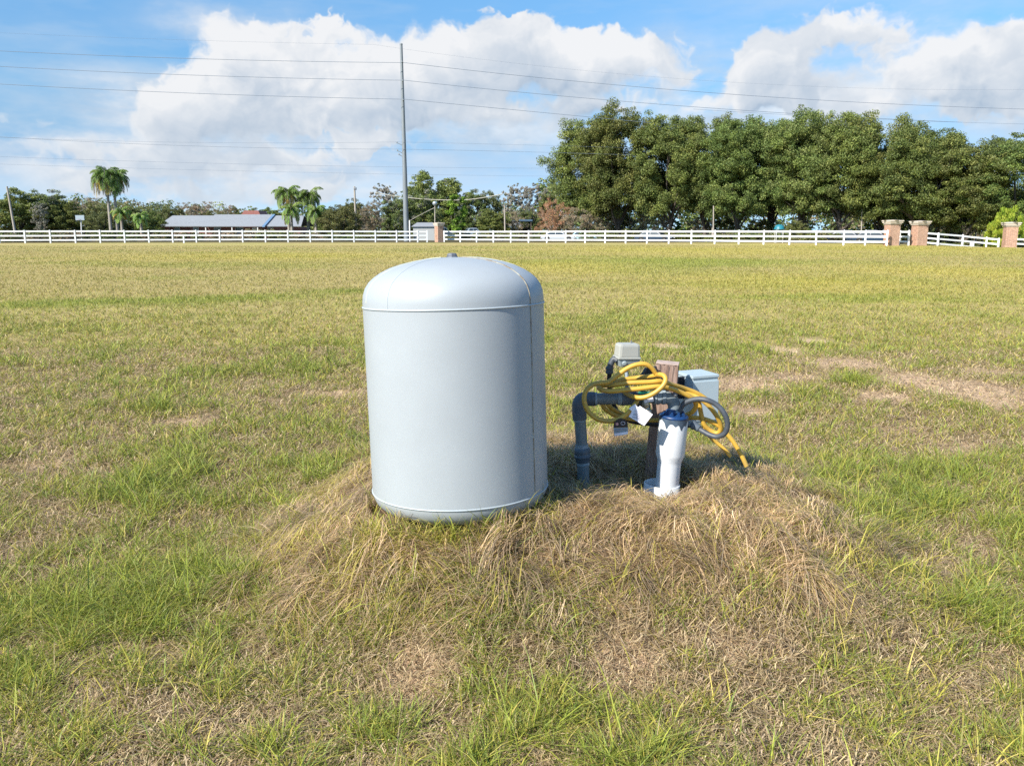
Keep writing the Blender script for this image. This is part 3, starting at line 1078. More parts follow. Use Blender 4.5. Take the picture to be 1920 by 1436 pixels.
shell = mb.build('shell', M['tank'], tank, local=True)


def ring_bead(h, r, rad, mt, name):
    m_ = MB()
    pts = [Vector((r * math.cos(2 * math.pi * k / 96), r * math.sin(2 * math.pi * k / 96), h)) for k in range(97)]
    m_.tube(pts, rad, n=8, caps=False)
    return m_.build(name, mt, tank, local=True)


ring_bead(b1 + .002, TR + .0005, .0032, M['tank_bead'], 'weld_ring')
ring_bead(b0 + .002, TR + .0005, .0030, M['tank_bead'], 'weld_ring')
full_prof = [(TR, b0 + .02), (TR, b1)] + [(TR * r, b1 + h) for r, h in dome[1:-1]]


def meridian(az, i0, i1, rad, mt, name, wob=0.0):
    pts = []
    pr = full_prof[i0:i1]
    for i, (r, h) in enumerate(pr):
        if i + 1 < len(pr):
            r2, h2 = pr[i + 1]
            for s in range(6):
                t = s / 6
                rr_, hh_ = r + (r2 - r) * t, h + (h2 - h) * t
                a = az + wob * math.sin(hh_ * 13)
                pts.append(Vector((rr_ * math.cos(a), rr_ * math.sin(a), hh_)))
        else:
            pts.append(Vector((r * math.cos(az), r * math.sin(az), h)))
    m_ = MB().tube(pts, rad, n=6)
    return m_.build(name, mt, tank, local=True)


face = math.atan2(-3.045, .2207)
s1 = meridian(face + R(53), 0, 14, .0028, M['rust'], 'seam', .004); tag(s1, 'thin rusty vertical seam')
s2 = meridian(face - R(42.5), 1, 14, .0016, M['tank_bead'], 'seam'); tag(s2, 'pale seam running over the dome')
s3 = meridian(face - R(68), 2, 13, .0014, M['yellow_residue'], 'seam')
s4 = meridian(face - R(118), 7, 14, .0030, M['yellow_residue'], 'seam')
s5 = meridian(face + R(100), 7, 14, .0030, M['yellow_residue'], 'seam')
ct = b1 + .173
mb = MB().lathe([(.021, -.006), (.021, .006), (.017, .009), (.018, .010), (.018, .014), (.013, .018), (.0, .019)], n=8, origin=(0, 0, ct - .004), smooth=False)
mb.build('top_fitting', M['galv'], tank, local=True)
# skirt ring under the tank
MB().lathe([(TR * .66, -.06), (TR * .66, .012), (TR * .62, .012), (TR * .62, -.06)], n=64, close=False).build('skirt', M['conduit'], tank, local=True)

# ------------------------------------------------------------------ well head piping
YP = 3.40
pr0 = W(1095, 925, YP)
pipe = empty('water_pipe', (pr0.x, pr0.y, float(H(pr0.x, pr0.y))), 'dark grey plastic pipe rising beside the tank and bending to the white well casing', 'pipe')


def pvc(p, q, r, name, mt, n=20, ends=True):
    return MB().tube([p, q], r, n=n).build(name, mt, pipe)


rb = W(1096, 940, YP); r1 = W(1093, 866, YP); r2 = W(1091, 838, YP); rt = W(1087, 778, YP)
pvc(rb + Vector((0, 0, -.05)), r1, .0255, 'riser', M['pvc_grey'])
# union: collars, threaded waist and nut
d = (r2 - r1)
ax = d.normalized()
Lu = d.length
MB().lathe([(.029, 0), (.031, .004), (.031, .018), (.036, .022), (.036, .030), (.032, .033), (.033, .040), (.0345, .044), (.0345, .058), (.030, .062)], n=24, origin=r1, axis=ax).build('union', M['fitting'], pipe)
pvc(r1 + ax * (-.012), r1 + ax * .001, .0275, 'collar', M['pvc_grey_light'])
pvc(r1 + ax * .060, r1 + ax * .078, .0272, 'collar', M['pvc_grey_light'])
pvc(r1 + ax * .062, rt, .0250, 'riser', M['pvc_grey'])
# elbow
ec = W(1089, 752, YP)
el_pts = spline([W(1087, 786, YP), W(1086, 765, YP), W(1087.5, 754, YP), W(1094, 748.5, YP), W(1106, 748, YP), W(1114, 748, YP)], 6)
eo = MB().tube(el_pts, .0305, n=20)
eo.build('elbow', M['fitting'], pipe)
pvc(W(1115, 748, YP), W(1119, 748, YP), .0285, 'collar', M['pvc_grey_light'])
pvc(W(1086.8, 789, YP), W(1086.7, 783, YP), .0272, 'collar', M['pvc_grey_light'])
pvc(W(1113, 748, YP), W(1163, 747, YP), .0245, 'cross_pipe', M['pvc_grey'])
pvc(W(1158, 747, YP), W(1165, 747, YP), .0290, 'collar', M['pvc_grey_light'])
pvc(W(1165, 747, YP), W(1194, 746, YP), .0300, 'coupling', M['fitting'])
pvc(W(1190, 746, YP), W(1236, 745, YP), .0235, 'cross_pipe', M['pvc_grey'])
for x0, x1, rr_ in ((1226, 1230, .0300), (1231, 1240, .027), (1241, 1247, .0300)):
    pvc(W(x0, 745, YP), W(x1, 745, YP), rr_, 'collar', M['pvc_grey_light'])
# elbow down to the well cap
el2 = spline([W(1238, 745, YP), W(1252, 746, YP), W(1260, 750, YP), W(1264, 759, YP), W(1264, 768, YP)], 6)
MB().tube(el2, .027, n=20).build('elbow', M['pvc_old'], pipe)
MB().lathe([(.028, 0), (.030, .003), (.030, .012), (.026, .014), (.026, .03)], n=20, origin=W(1264, 768, YP), axis=(0, 0, -1)).build('collar', M['pvc_grey_light'], pipe)
MB().lathe([(.0225, 0), (.0225, .05)], n=20, origin=W(1263, 768, YP), axis=(0, 0, -1)).build('nipple', M['white_pvc'], pipe)
MB().lathe([(.016, 0), (.016, .012), (.012, .016), (.012, .03), (.008, .034)], n=6, origin=W(1262, 748, YP), axis=(0.1, -.5, .7), smooth=False).build('plug', M['galv'], pipe)
# tee body, black clamp arm
MB().tube([W(1196, 752, YP + .02), W(1205, 765, YP + .02), W(1218, 766, YP + .02)], .020, n=14).build('tee', M['fitting'], pipe)

# ------------------------------------------------------------------ hose bib (brass valve with green handle)
bibp = W(1213, 752, 3.36)
bib = empty('hose_valve', bibp, 'small dull brass spigot with a green handle between the pipe and the wooden post', 'valve')
MB().lathe([(.016, 0), (.016, .012), (.012, .016), (.014, .026), (.019, .030), (.019, .040), (.015, .043), (.015, .050)], n=16, origin=W(1210, 757, 3.35), axis=(.25, -.15, -1)).build('spout', M['brass'], bib)
MB().lathe([(.010, -.01), (.014, .0), (.014, .03), (.010, .034)], n=12, origin=W(1209, 762, 3.37), axis=(0, .2, 1)).build('body', M['brass'], bib)
hm = MB()
for k in range(12):
    a = 2 * math.pi * k / 12
    c = W(1208, 738, 3.345)
    a2 = 2 * math.pi * (k + 1) / 12
    hm.tube([c + Vector((.022 * math.cos(a), .012 * math.sin(a), .006 * math.sin(a))), c + Vector((.022 * math.cos(a2), .012 * math.sin(a2), .006 * math.sin(a2)))], .005, n=6)
hm.tube([c + Vector((-.022, 0, 0)), c + Vector((.022, 0, 0))], .004, n=6)
hm.tube([c + Vector((0, 0, -.02)), c], .004, n=6)
hm.build('handle', M['green_plastic'], bib)

# ------------------------------------------------------------------ well casing
wb = W(1248, 935, 3.38)
wt = W(1263.5, 782, 3.38)
wax = (wt - wb).normalized()
well = empty('well_casing', (wb.x, wb.y, float(H(wb.x, wb.y))), 'white plastic well casing with a flared bell under a blue cap', 'well casing')
LW = (wt - wb).length
zf = LW * .50
cas = [(.0495, -.12), (.0495, zf - .02), (.051, zf - .008), (.0585, zf + .012), (.0605, zf + .022), (.0605, LW - .006), (.0585, LW), (.055, LW)]
MB().lathe(cas, n=48, origin=wb, axis=wax).build('casing_pipe', M['white_pvc'], well)
# outer sleeve pipe, open-topped, left of the casing foot
sb = W(1238, 948, 3.38)
MB().lathe([(.0760, -.12), (.0760, .099), (.0715, .101), (.0700, .098), (.0700, .02), (.0, .018)], n=48, origin=sb, axis=(wax + Vector((-.02, 0, 0)))).build('outer_sleeve', M['white_pvc'], well)
# torn grey tape round the top
qz = Vector((0, 0, 1)).rotation_difference(wax)
nseg = 96
tv = []; tf = []
rg = random.Random(4)
keys = [(0, .012), (.07, .03), (.14, .012), (.2, .016), (.27, .02), (.33, .012), (.40, .025), (.46, .014), (.5, .012)]
depth = []
for k in range(nseg + 1):
    u = k / nseg
    a = -math.pi / 2 + (u - .5) * 2 * math.pi
    # teeth, deepest ones facing the camera
    dd = .014 + .004 * math.sin(u * 15.5 + .6) + .0025 * math.sin(u * 53) + .0015 * math.sin(u * 131) + .034 * math.exp(-((u - .565) / .022) ** 2) + .024 * math.exp(-((u - .40) / .026) ** 2) + .014 * math.exp(-((u - .62) / .03) ** 2) + .008 * math.exp(-((u - .49) / .04) ** 2)
    for hh_ in (LW - .002, LW - dd):
        tv.append(wb + qz @ Vector((.0612 * math.cos(a), .0612 * math.sin(a), hh_)))
for k in range(nseg):
    tf.append((2 * k, 2 * k + 2, 2 * k + 3, 2 * k + 1))
MB().add(tv, tf, True).build('tape', M['primer'], well)
# blue cap: plates, rubber lip and bolts
capo = MB().lathe([(.057, -.004), (.0600, -.002), (.0612, .001), (.0612, .005), (.0585, .008), (.0560, .011), (.030, .012), (.0, .0125)], n=40, origin=wt, axis=wax)
cap = capo.build('cap', M['blue'], well)
for k, (a, rr_) in enumerate(((200, .040), (245, .038), (285, .040), (325, .042), (20, .040), (110, .040), (160, .040))):
    p = wt + qz @ Vector((rr_ * math.cos(R(a)), rr_ * math.sin(R(a)), .010))
    MB().lathe([(.009, 0), (.009, .009), (.005, .010), (.005, .013 + .003 * (k % 3)), (0, .014 + .003 * (k % 3))], n=6, origin=p, axis=wax, smooth=False).build('bolt', M['blue'], cap)
MB().lathe([(.020, 0), (.022, .006), (.020, .022), (.017, .026)], n=14, origin=wt + qz @ Vector((-.018, -.01, .008)), axis=wax).build('gland', M['blue'], cap)

# ------------------------------------------------------------------ post
pb = W(1232, 880, 3.60); pt = W(1252, 682, 3.60)
post = empty('wooden_post', (pb.x, pb.y, float(H(pb.x, pb.y))), 'weathered square wooden post standing behind the white well casing', 'post')
pax = (pt - pb).normalized()
Rm = Matrix.Translation(pb) @ Vector((0, 0, 1)).rotation_difference(pax).to_matrix().to_4x4() @ Matrix.Rotation(R(-14), 4, 'Z')
LP = (pt - pb).length
bm = bmesh.new(); bmesh.ops.create_cube(bm, size=1)
bmesh.ops.subdivide_edges(bm, edges=list(bm.edges), cuts=7, use_grid_fill=True)
rg = random.Random(8)
for v in bm.verts:
    x_, y_, z_ = v.co
    top_ = z_ > .49
    k = .005 * (rg.random() - .5)
    sc_ = 1 - (.04 if top_ and (abs(x_) > .49 or abs(y_) > .49) else 0)
    v.co = Vector((x_ * .100 * sc_ + k, y_ * .094 * sc_ + k * .6, (z_ + .5) * (LP + .12) - .12 + (.008 * (rg.random() - .5) if top_ else 0)))
bm.verts.index_update()
MB().add([Rm @ v.co for v in bm.verts], [[v.index for v in f.verts] for f in bm.faces]).build('timber', M['wood'], post)
bm.free()
crk = MB()
for (u, w_) in ((-.030, .0024), (.006, .0018), (.027, .0022)):
    ln_ = .10 + .08 * rg.random()
    crk.add([Rm @ Vector((u, -.0505, LP)), Rm @ Vector((u + w_, -.0505, LP)), Rm @ Vector((u + w_ * .4, -.0505, LP - ln_))], [(0, 1, 2)])
crk.build('crack', M['black'], post)
MB().box((0, 0, 0), (.098, .092, .006), M=Rm @ Matrix.Translation((0, 0, LP + .004)), bevel=.002).build('end_grain', M['endgrain'], post)

# ------------------------------------------------------------------ control box
bx0 = W(1306, 745, 3.74)
cbx = empty('control_box', bx0, 'pale grey-blue metal electrical box mounted on the far side of the wooden post', 'electrical box')
Bm = Matrix.Translation(bx0) @ Matrix.Rotation(R(-1.0), 4, 'Y') @ Matrix.Rotation(R(18), 4, 'Z')
bw, bd, bh = .128, .15, .212
MB().box(0, (bw, bd, bh), M=Bm, bevel=.003).build('housing', M['box_metal'], cbx)
MB().box(0, (bw + .008, bd + .008, .014), M=Bm @ Matrix.Translation((0, 0, bh / 2 + .003)), bevel=.003).build('lid', M['box_metal'], cbx)
MB().box(0, (bw + .004, .006, bh - .03), M=Bm @ Matrix.Translation((0, -bd / 2 - .002, -.002)), bevel=.002).build('front_cover', M['box_metal'], cbx)
MB().lathe([(.007, 0), (.007, .006), (0, .007)], n=10, origin=Bm @ Vector((0, -bd / 2 - .004, -bh / 2 + .02)), axis=(0, -1, 0)).build('screw', M['galv'], cbx)
MB().box(0, (.06, .02, .10), M=Bm @ Matrix.Translation((-bw / 2 - .03, .01, .05))).build('bracket', M['black'], cbx)

# ------------------------------------------------------------------ pressure switch
sw0 = W(1177, 672, 3.44)
sw = empty('pressure_switch', sw0, 'beige topped pump pressure switch on a thin nipple above the grey pipe', 'switch')
Sm = Matrix.Translation(W(1176, 657, 3.44)) @ Matrix.Rotation(R(2), 4, 'Y') @ Matrix.Rotation(R(14), 4, 'Z')
MB().box(0, (.096, .070, .062), M=Sm, taper=.93, bevel=.011).build('cover', M['switch_cover'], sw)
MB().box(0, (.100, .074, .010), M=Sm @ Matrix.Translation((0, 0, -.029)), bevel=.003).build('cover_rim', M['switch_cover'], sw)
Sb = Sm @ Matrix.Translation((0.002, 0, -.050)) @ Matrix.Rotation(math.pi, 4, 'X')
MB().box(0, (.094, .066, .034), M=Sb, taper=.80, bevel=.003).build('base', M['switch_base'], sw)
MB().lathe([(.011, 0), (.011, .004), (.006, .005), (0, .005)], n=16, origin=Sm @ Vector((-.022, -.033, -.050)), axis=(0, -1, -.2)).build('knockout', M['switch_base'], sw)
MB().tube([Sm @ Vector((0, 0, -.062)), W(1176, 740, 3.42)], .0075, n=12).build('nipple', M['pvc_grey_light'], sw)
MB().tube([Sm @ Vector((.016, 0, .028)), Sm @ Vector((.016, 0, .041))], .003, n=8).build('stud', M['galv'], sw)
cdp = spline([Sm @ Vector((-.040, 0, -.045)), W(1151, 673, 3.44), W(1146, 681, 3.44), W(1143, 690, 3.44)], 6)
MB().tube(cdp, .0125, n=14).build('conduit_elbow', M['conduit'], sw)
MB().lathe([(.013, 0), (.017, .003), (.017, .012), (.0145, .016), (.0165, .019), (.0165, .028), (.012, .033)], n=8, origin=W(1143, 687, 3.44), axis=(0, 0, -1), smooth=False).build('conduit_nut', M['conduit'], sw)
MB().tube(spline([W(1143, 698, 3.44), W(1142, 718, 3.45), W(1146, 745, 3.50), W(1160, 775, 3.53), W(1185, 790, 3.53), W(1235, 796, 3.53), W(1275, 797, 3.50), W(1300, 798, 3.47)], 6), .0098, n=12).build('cable', M['black'], sw)

# black hose hanger on the post
hk = W(1217, 700, 3.50)
hg = empty('hose_hanger', hk, 'black plastic bracket fixed to the wooden post inside the hose loop', 'bracket')
q = [W(1199, 712, 3.50), W(1200, 706, 3.50), W(1213, 689, 3.50), W(1226, 690, 3.50), W(1230, 712, 3.50)]
MB().prism(q, (0, 0, 0), (0.02, .045, 0)).build('plate', M['black'], hg)
MB().tube([W(1212, 690, 3.49), W(1200, 709, 3.49)], .007, n=8).build('flange', M['conduit'], hg)
MB().tube([W(1226, 700, 3.50), W(1236, 700, 3.56)], .012, n=8).build('arm', M['black'], hg)

# flexible grey conduit loop at the cap
cc = empty('cable_loop', W(1278, 768, 3.38), 'dark grey flexible conduit looping right from the blue well cap', 'cable')
lp = spline([W(1272, 777, 3.385), W(1276, 766, 3.38), W(1285, 755, 3.37), W(1305, 748.5, 3.35), W(1325, 750, 3.33), W(1345, 760, 3.32), W(1359, 777, 3.31), W(1364, 796, 3.31), W(1359, 812, 3.32), W(1345, 818.5, 3.34), W(1330, 815, 3.36), W(1317, 808, 3.38), W(1308, 802, 3.40)], 10)
MB().tube(lp, .0108, n=14).build('conduit', M['conduit'], cc)
MB().lathe([(.013, 0), (.0165, .004), (.0165, .022), (.019, .026), (.019, .036), (.013, .040)], n=16, origin=W(1312, 804, 3.39), axis=W(1300, 797, 3.41) - W(1312, 804, 3.39)).build('connector', M['fitting'], cc)
MB().tube([W(1301, 797.5, 3.41), W(1285, 792, 3.46), W(1262, 790, 3.54)], .010, n=12).build('tail', M['pvc_grey_light'], cc)

# ------------------------------------------------------------------ garden hose
def HP(pts, sub=9):
    return spline([W(a, b, y) for a, b, y in pts], sub)


hose = empty('garden_hose', W(1240, 730, 3.3), 'bright yellow garden hose looped loosely over the grey pipe and post', 'hose')
HR = .0100
hm = MB()
# front figure: big left loop, over the top and round to the small loop at the post
hm.tube(HP([(1186, 764, 3.30), (1178, 774, 3.29), (1160, 786, 3.28), (1140, 789.5, 3.28), (1119, 785, 3.28), (1103, 771, 3.285), (1095.5, 752, 3.29), (1098, 734, 3.30), (1110, 722, 3.31), (1126, 718, 3.32),
            (1141, 716, 3.33), (1156, 705, 3.335), (1175, 691.5, 3.34), (1193, 684, 3.34), (1210, 683, 3.34), (1222, 690, 3.345), (1231, 703, 3.355), (1239, 716, 3.375), (1255, 727, 3.40), (1275, 733, 3.42), (1296, 740, 3.42),
            (1310, 746, 3.41), (1325, 757, 3.40), (1340, 774, 3.40), (1350, 792, 3.41), (1351, 806, 3.42), (1343, 812, 3.43), (1330, 806, 3.44), (1320, 795, 3.44), (1315, 778, 3.44), (1312, 762, 3.44), (1309, 750, 3.44)]), HR, n=12)
# strand that comes round the small loop and dives behind the paper tag
hm.tube(HP([(1186, 764, 3.30), (1194, 753, 3.32), (1196, 744, 3.35)]), HR, n=12)
hm.tube(HP([(1171, 735, 3.37), (1180, 741, 3.34), (1195, 745.5, 3.30), (1212, 744, 3.285), (1230, 735, 3.28), (1244, 722, 3.28), (1248, 711, 3.29), (1244, 704, 3.305), (1236, 702, 3.325)]), HR, n=12)
# two long strands across
hm.tube(HP([(1236, 702, 3.325), (1228, 704, 3.36), (1200, 708, 3.40), (1170, 712, 3.40), (1150, 717, 3.385), (1138, 722, 3.37), (1150, 722, 3.345), (1180, 718, 3.33), (1215, 716.5, 3.325), (1240, 715, 3.33), (1262, 722, 3.38), (1285, 729, 3.42), (1310, 739, 3.43), (1335, 757, 3.43)]), HR, n=12)
hm.tube(HP([(1138, 722, 3.38), (1126, 723, 3.37), (1123, 727, 3.35), (1131, 732, 3.335), (1148, 733.5, 3.325), (1175, 731, 3.315), (1205, 728, 3.31), (1235, 724.5, 3.31), (1255, 728, 3.33), (1275, 735, 3.36), (1292, 743, 3.37), (1303, 752, 3.38), (1304, 764, 3.40), (1297, 773, 3.42), (1287, 778, 3.45)]), HR, n=12)
# low strands behind the cross pipe and the right-hand tail down to the grass
hm.tube(HP([(1128, 752, 3.47), (1133, 765, 3.47), (1148, 776, 3.47), (1168, 783, 3.48), (1200, 787, 3.48), (1235, 788, 3.48), (1275, 785, 3.48), (1300, 783, 3.46), (1322, 786, 3.45), (1345, 796, 3.44), (1362, 812, 3.43), (1377, 831, 3.42), (1389, 851, 3.41), (1400, 874, 3.40)]), HR, n=12)
hm.tube(HP([(1135, 746, 3.50), (1141, 760, 3.49), (1156, 771, 3.49), (1178, 779, 3.50), (1215, 782, 3.50)]), HR, n=12)
hm.tube(HP([(1318, 800, 3.46), (1328, 815, 3.46), (1342, 828, 3.46), (1358, 842, 3.45), (1370, 856, 3.44)]), HR * .8, n=12)
hm.build('hose_coil', M['hose'], hose)

# ------------------------------------------------------------------ tags
def quad_slab(pts, th=.0012):
    p = [Vector(a) for a in pts]
    n = (p[1] - p[0]).cross(p[-1] - p[0]).normalized() * th
    return p, n


tg = empty('paper_tag', W(1203, 775, 3.26), 'creased white paper tag tied to the yellow hose beside the well casing', 'tag')
q = [W(1191, 757.5, 3.27), W(1196, 764, 3.262), W(1200, 761, 3.262), W(1224, 777, 3.25), W(1208, 798, 3.25), W(1179, 781, 3.265), W(1185, 771, 3.268), W(1179, 766, 3.27)]
MB().prism(q, (0, 0, 0), (0, .0012, 0)).build('card', M['paper'], tg)
lines = MB()
for k in range(6):
    a = .14 + k * .13
    A = Vector(q[2]).lerp(Vector(q[4]), a * .95) * .82 + Vector(q[5]) * .18
    B = Vector(q[2]).lerp(Vector(q[4]), a * .95) * .22 + Vector(q[6]).lerp(Vector(q[5]), a) * .78
    if k in (1, 4): B = A.lerp(B, .6)
    up = Vector((0.0011, 0, .0009))
    o_ = Vector((0, -.0012, 0))
    lines.add([A + o_ - up, B + o_ - up, B + o_ + up, A + o_ + up], [(0, 1, 2, 3)])
lines.build('print', M['ink'], tg)
t2 = empty('warning_tag', W(1163, 800, 3.26), 'small black and silver warning tag hanging below the left hose loop', 'tag')
q = [W(1150, 802, 3.262), W(1151, 793, 3.262), W(1156, 787, 3.262), (W(1163, 784, 3.262)), W(1172, 786, 3.262), W(1177, 793, 3.262), W(1177.5, 801, 3.262)]
MB().prism(q, (0, 0, 0), (0, .0015, 0)).build('upper_half', M['black'], t2)
q = [W(1150, 802.3, 3.262), W(1177.5, 801.3, 3.262), W(1177.5, 814, 3.262), W(1152, 818, 3.262)]
MB().prism(q, (0, 0, 0), (0, .0015, 0)).build('lower_half', M['pvc_grey_light'], t2)
q = [W(1152, 812.5, 3.2605), W(1177, 809, 3.2605), W(1177, 813.8, 3.2605), W(1152.4, 817.3, 3.2605)]
MB().prism(q, (0, 0, 0), (0, .0008, 0)).build('strip', M['paper'], t2)
q = [W(1153.5, 805.8, 3.2605), W(1174, 803.8, 3.2605), W(1174, 805.3, 3.2605), W(1153.5, 807.4, 3.2605)]
MB().prism(q, (0, 0, 0), (0, .0008, 0)).build('strip', M['ink'], t2)
pk = mat('pink_print', (.55, .28, .27), rough=.6)
MB().lathe([(.006, 0), (.006, .0008)], n=14, origin=W(1157, 795, 3.2615), axis=(0, -1, 0)).build('spot', pk, t2)
MB().tube([W(1168 + 4 * math.cos(a * .7), 793.5 + 3 * math.sin(a * .7), 3.2608) for a in range(10)], .0009, n=5).build('ring_mark', M['paper'], t2)
t3 = MB().prism([W(1207, 748, 3.31), W(1224, 744, 3.31), W(1226, 752, 3.31), W(1209, 755, 3.31)], (0, 0, 0), (0, .0015, 0)).build('label_tag', M['paper'], None)
tag(t3, 'tiny white label tied under the green valve handle', 'tag')

# ------------------------------------------------------------------ rail fences
FENCE_H = 1.32


def fence(name, label, pts, zs=None, hts=None, first=0, last=None, lean=0.0):
    o0 = Vector((pts[0][0], pts[0][1], 0))
    root = empty(name, o0, label, 'fence', 'white rail fences along the far edge of the field')
    n = len(pts)
    P = []
    for i, (x, y) in enumerate(pts):
        z = zs[i] if zs else float(H(x, y))
        P.append(Vector((x, y, z)))
    rg = random.Random(len(pts))
    lx = []
    for i, p in enumerate(P):
        h = hts[i] if hts else FENCE_H
        d = (P[min(i + 1, n - 1)] - P[max(i - 1, 0)])
        rz = math.atan2(d.y, d.x)
        ln = (lean * (1 - i / n) + rg.uniform(-.01, .01))
        Mx = Matrix.Translation(p) @ Matrix.Rotation(-ln, 4, 'Y') @ Matrix.Rotation(rz, 4, 'Z')
        lx.append(ln)
        m_ = MB()
        m_.box(0, (.135, .135, h + .3), M=Mx @ Matrix.Translation((0, 0, h / 2 - .15)))
        m_.box(0, (.155, .155, .02), M=Mx @ Matrix.Translation((0, 0, h + .011)))
        m_.lathe([(.085, 0), (.0, .05)], n=4, origin=Mx @ Vector((0, 0, h + .021)), smooth=False)
        m_.build('post', M['vinyl'], root)
    for i in range(n - 1):
        a, b_ = P[i], P[i + 1]
        ha = hts[i] if hts else FENCE_H; hb = hts[i + 1] if hts else FENCE_H
        for k, fr in enumerate((.93, .595, .25)):
            m_ = MB()
            A = a + Vector((-lx[i] * ha * fr * 0, 0, ha * fr)); B = b_ + Vector((0, 0, hb * fr))
            dd = (B - A)
            L = dd.length - .12
            rz = math.atan2(dd.y, dd.x)
            sl = math.asin(max(-1, min(1, dd.z / dd.length)))
            sag = rg.uniform(-.012, .012)
            Mx = Matrix.Translation((A + B) / 2 + Vector((0, 0, sag))) @ Matrix.Rotation(rz, 4, 'Z') @ Matrix.Rotation(-sl, 4, 'Y')
            m_.box(0, (L, .045, .155), M=Mx)
            m_.build('rail', M['vinyl'], root)
    return root


# left run
LA = Vector((-53.79, 88.0)); LB = Vector((-11.03, 98.0)); n_l = 18
lp_ = [(LA.x + (LB.x - LA.x) * i / n_l, LA.y + (LB.y - LA.y) * i / n_l) for i in range(-9, n_l + 1)]
lp_.append((-9.95, 98.3))
fence('rail_fence', 'long white three rail fence run on the left of the middle brick pillar', lp_, lean=-.0)
# right run
RA = Vector((-8.2, 101.8)); RB = Vector((30.145, 76.2)); n_r = 19
rp_ = [(RA.x + (RB.x - RA.x) * i / n_r, RA.y + (RB.y - RA.y) * i / n_r) for i in range(n_r + 1)]
rp_ += [(31.67, 75.18), (33.17, 74.2)]
fence('rail_fence', 'long white three rail fence run between the middle pillar and the gate pillars', rp_)
fence('rail_fence', 'short white fence length between the two right gate pillars', [(W(1688, 430, 77.5).x, 77.5), (W(1705.5, 430, 76).x, 76.0)])
zz = [(1737, 436, 461), (1760, 437.5, 464), (1806, 441, 468), (1851, 445.5, 472), (1874, 447.5, 474)]
dd_ = [80, 80, 81, 81.5, 80]
fp = [(W(a, 440, D_).x, D_) for (a, _, _), D_ in zip(zz, dd_)]
fz = [W(a, c_, D_).z for (a, t_, c_), D_ in zip(zz, dd_)]
fh = [W(a, t_, D_).z - W(a, c_, D_).z for (a, t_, c_), D_ in zip(zz, dd_)]
fence('rail_fence', 'white rail fence sloping down to the right along the driveway', fp, fz, fh)
zz = [(1904, 447, 472), (1945, 448, 474)]
fp = [(W(a, 440, 78).x, 78) for (a, _, _) in zz]
fence('rail_fence', 'white rail fence end beyond the rightmost brick pillar', fp, [W(a, c_, 78).z for a, t_, c_ in zz], [1.25, 1.25])
# odd short posts
sp = MB(); g_ = W(345, 455, 89.5)
sp.box((g_.x, g_.y, .36), (.12, .12, .72)); sp.box((g_.x, g_.y, .73), (.14, .14, .02)); tag(sp.build('marker_post', M['vinyl']), 'short white marker post against the left fence run below the house', 'post')
sp = MB(); g_ = W(1822, 464, 76.0)
sp.box((g_.x, g_.y, g_.z + .15), (.28, .2, .75)); sp.box((g_.x, g_.y, g_.z + .54), (.34, .26, .05)); tag(sp.build('marker_post', M['vinyl']), 'stubby white post before the sloping fence between the right pillars', 'post')


# ------------------------------------------------------------------ brick pillars
def pillar(px, ytop, ybase, D, rz, w, label):
    b_ = W(px, ybase, D); t_ = W(px, ytop, D)
    h = t_.z - b_.z
    r = empty('brick_pillar', b_, label, 'pillar', 'brick pillars along the fence')
    Mx = Matrix.Translation(b_) @ Matrix.Rotation(rz, 4, 'Z')
    ch = .38
    MB().box(0, (w, w, h - ch + .4), M=Mx @ Matrix.Translation((0, 0, (h - ch - .4) / 2))).build('shaft', M['brick'], r, local=False)
    c = MB()
    c.box(0, (w * 1.14, w * 1.14, .12), M=Mx @ Matrix.Translation((0, 0, h - ch + .06)), bevel=.015)
    c.box(0, (w * 1.30, w * 1.30, .14), M=Mx @ Matrix.Translation((0, 0, h - ch + .19)), bevel=.03)
    c.box(0, (w * 1.40, w * 1.40, .10), M=Mx @ Matrix.Translation((0, 0, h - .068)), bevel=.02)
    c.lathe([(w * .93, 0), (0, .05)], n=4, origin=Mx @ Vector((0, 0, h - .020)), smooth=False)
    c.build('cap', M['cap'], r)
    return r


pillar(823.5, 418, 454.5, 100.0, R(36), .76, 'slim orange brick pillar with stone cap midway along the white fence')
pillar(1670.5, 413, 459, 75.2, R(8), .96, 'first of the two close brick gate pillars, the left one')
pillar(1722, 414.5, 459, 76.0, R(8), .98, 'second of the two close brick gate pillars, right one')
pillar(1891, 417, 468, 74.5, R(-14), .94, 'lone brick pillar at the right edge beside the yellow-green bamboo')

# ------------------------------------------------------------------ steel transmission pole and wires
PD = 101.5
pbz = W(762.5, 453, PD); ptz = W(752.2, 85, PD)
pol = empty('utility_pole', pbz, 'very tall tapered grey steel power pole behind the left fence', 'utility pole')
np_ = 14
MB().tube([pbz.lerp(ptz, i / np_) for i in range(np_ + 1)], [.335 - .18 * (i / np_) for i in range(np_ + 1)], n=20).build('shaft', M['pole_steel'], pol)
MB().lathe([(.17, 0), (.17, .15)], n=16, origin=ptz).build('top_cap', M['pole_steel'], pol)


def on_pole(py):
    t = (453 - py) / (453 - 85)
    return pbz.lerp(ptz, t)


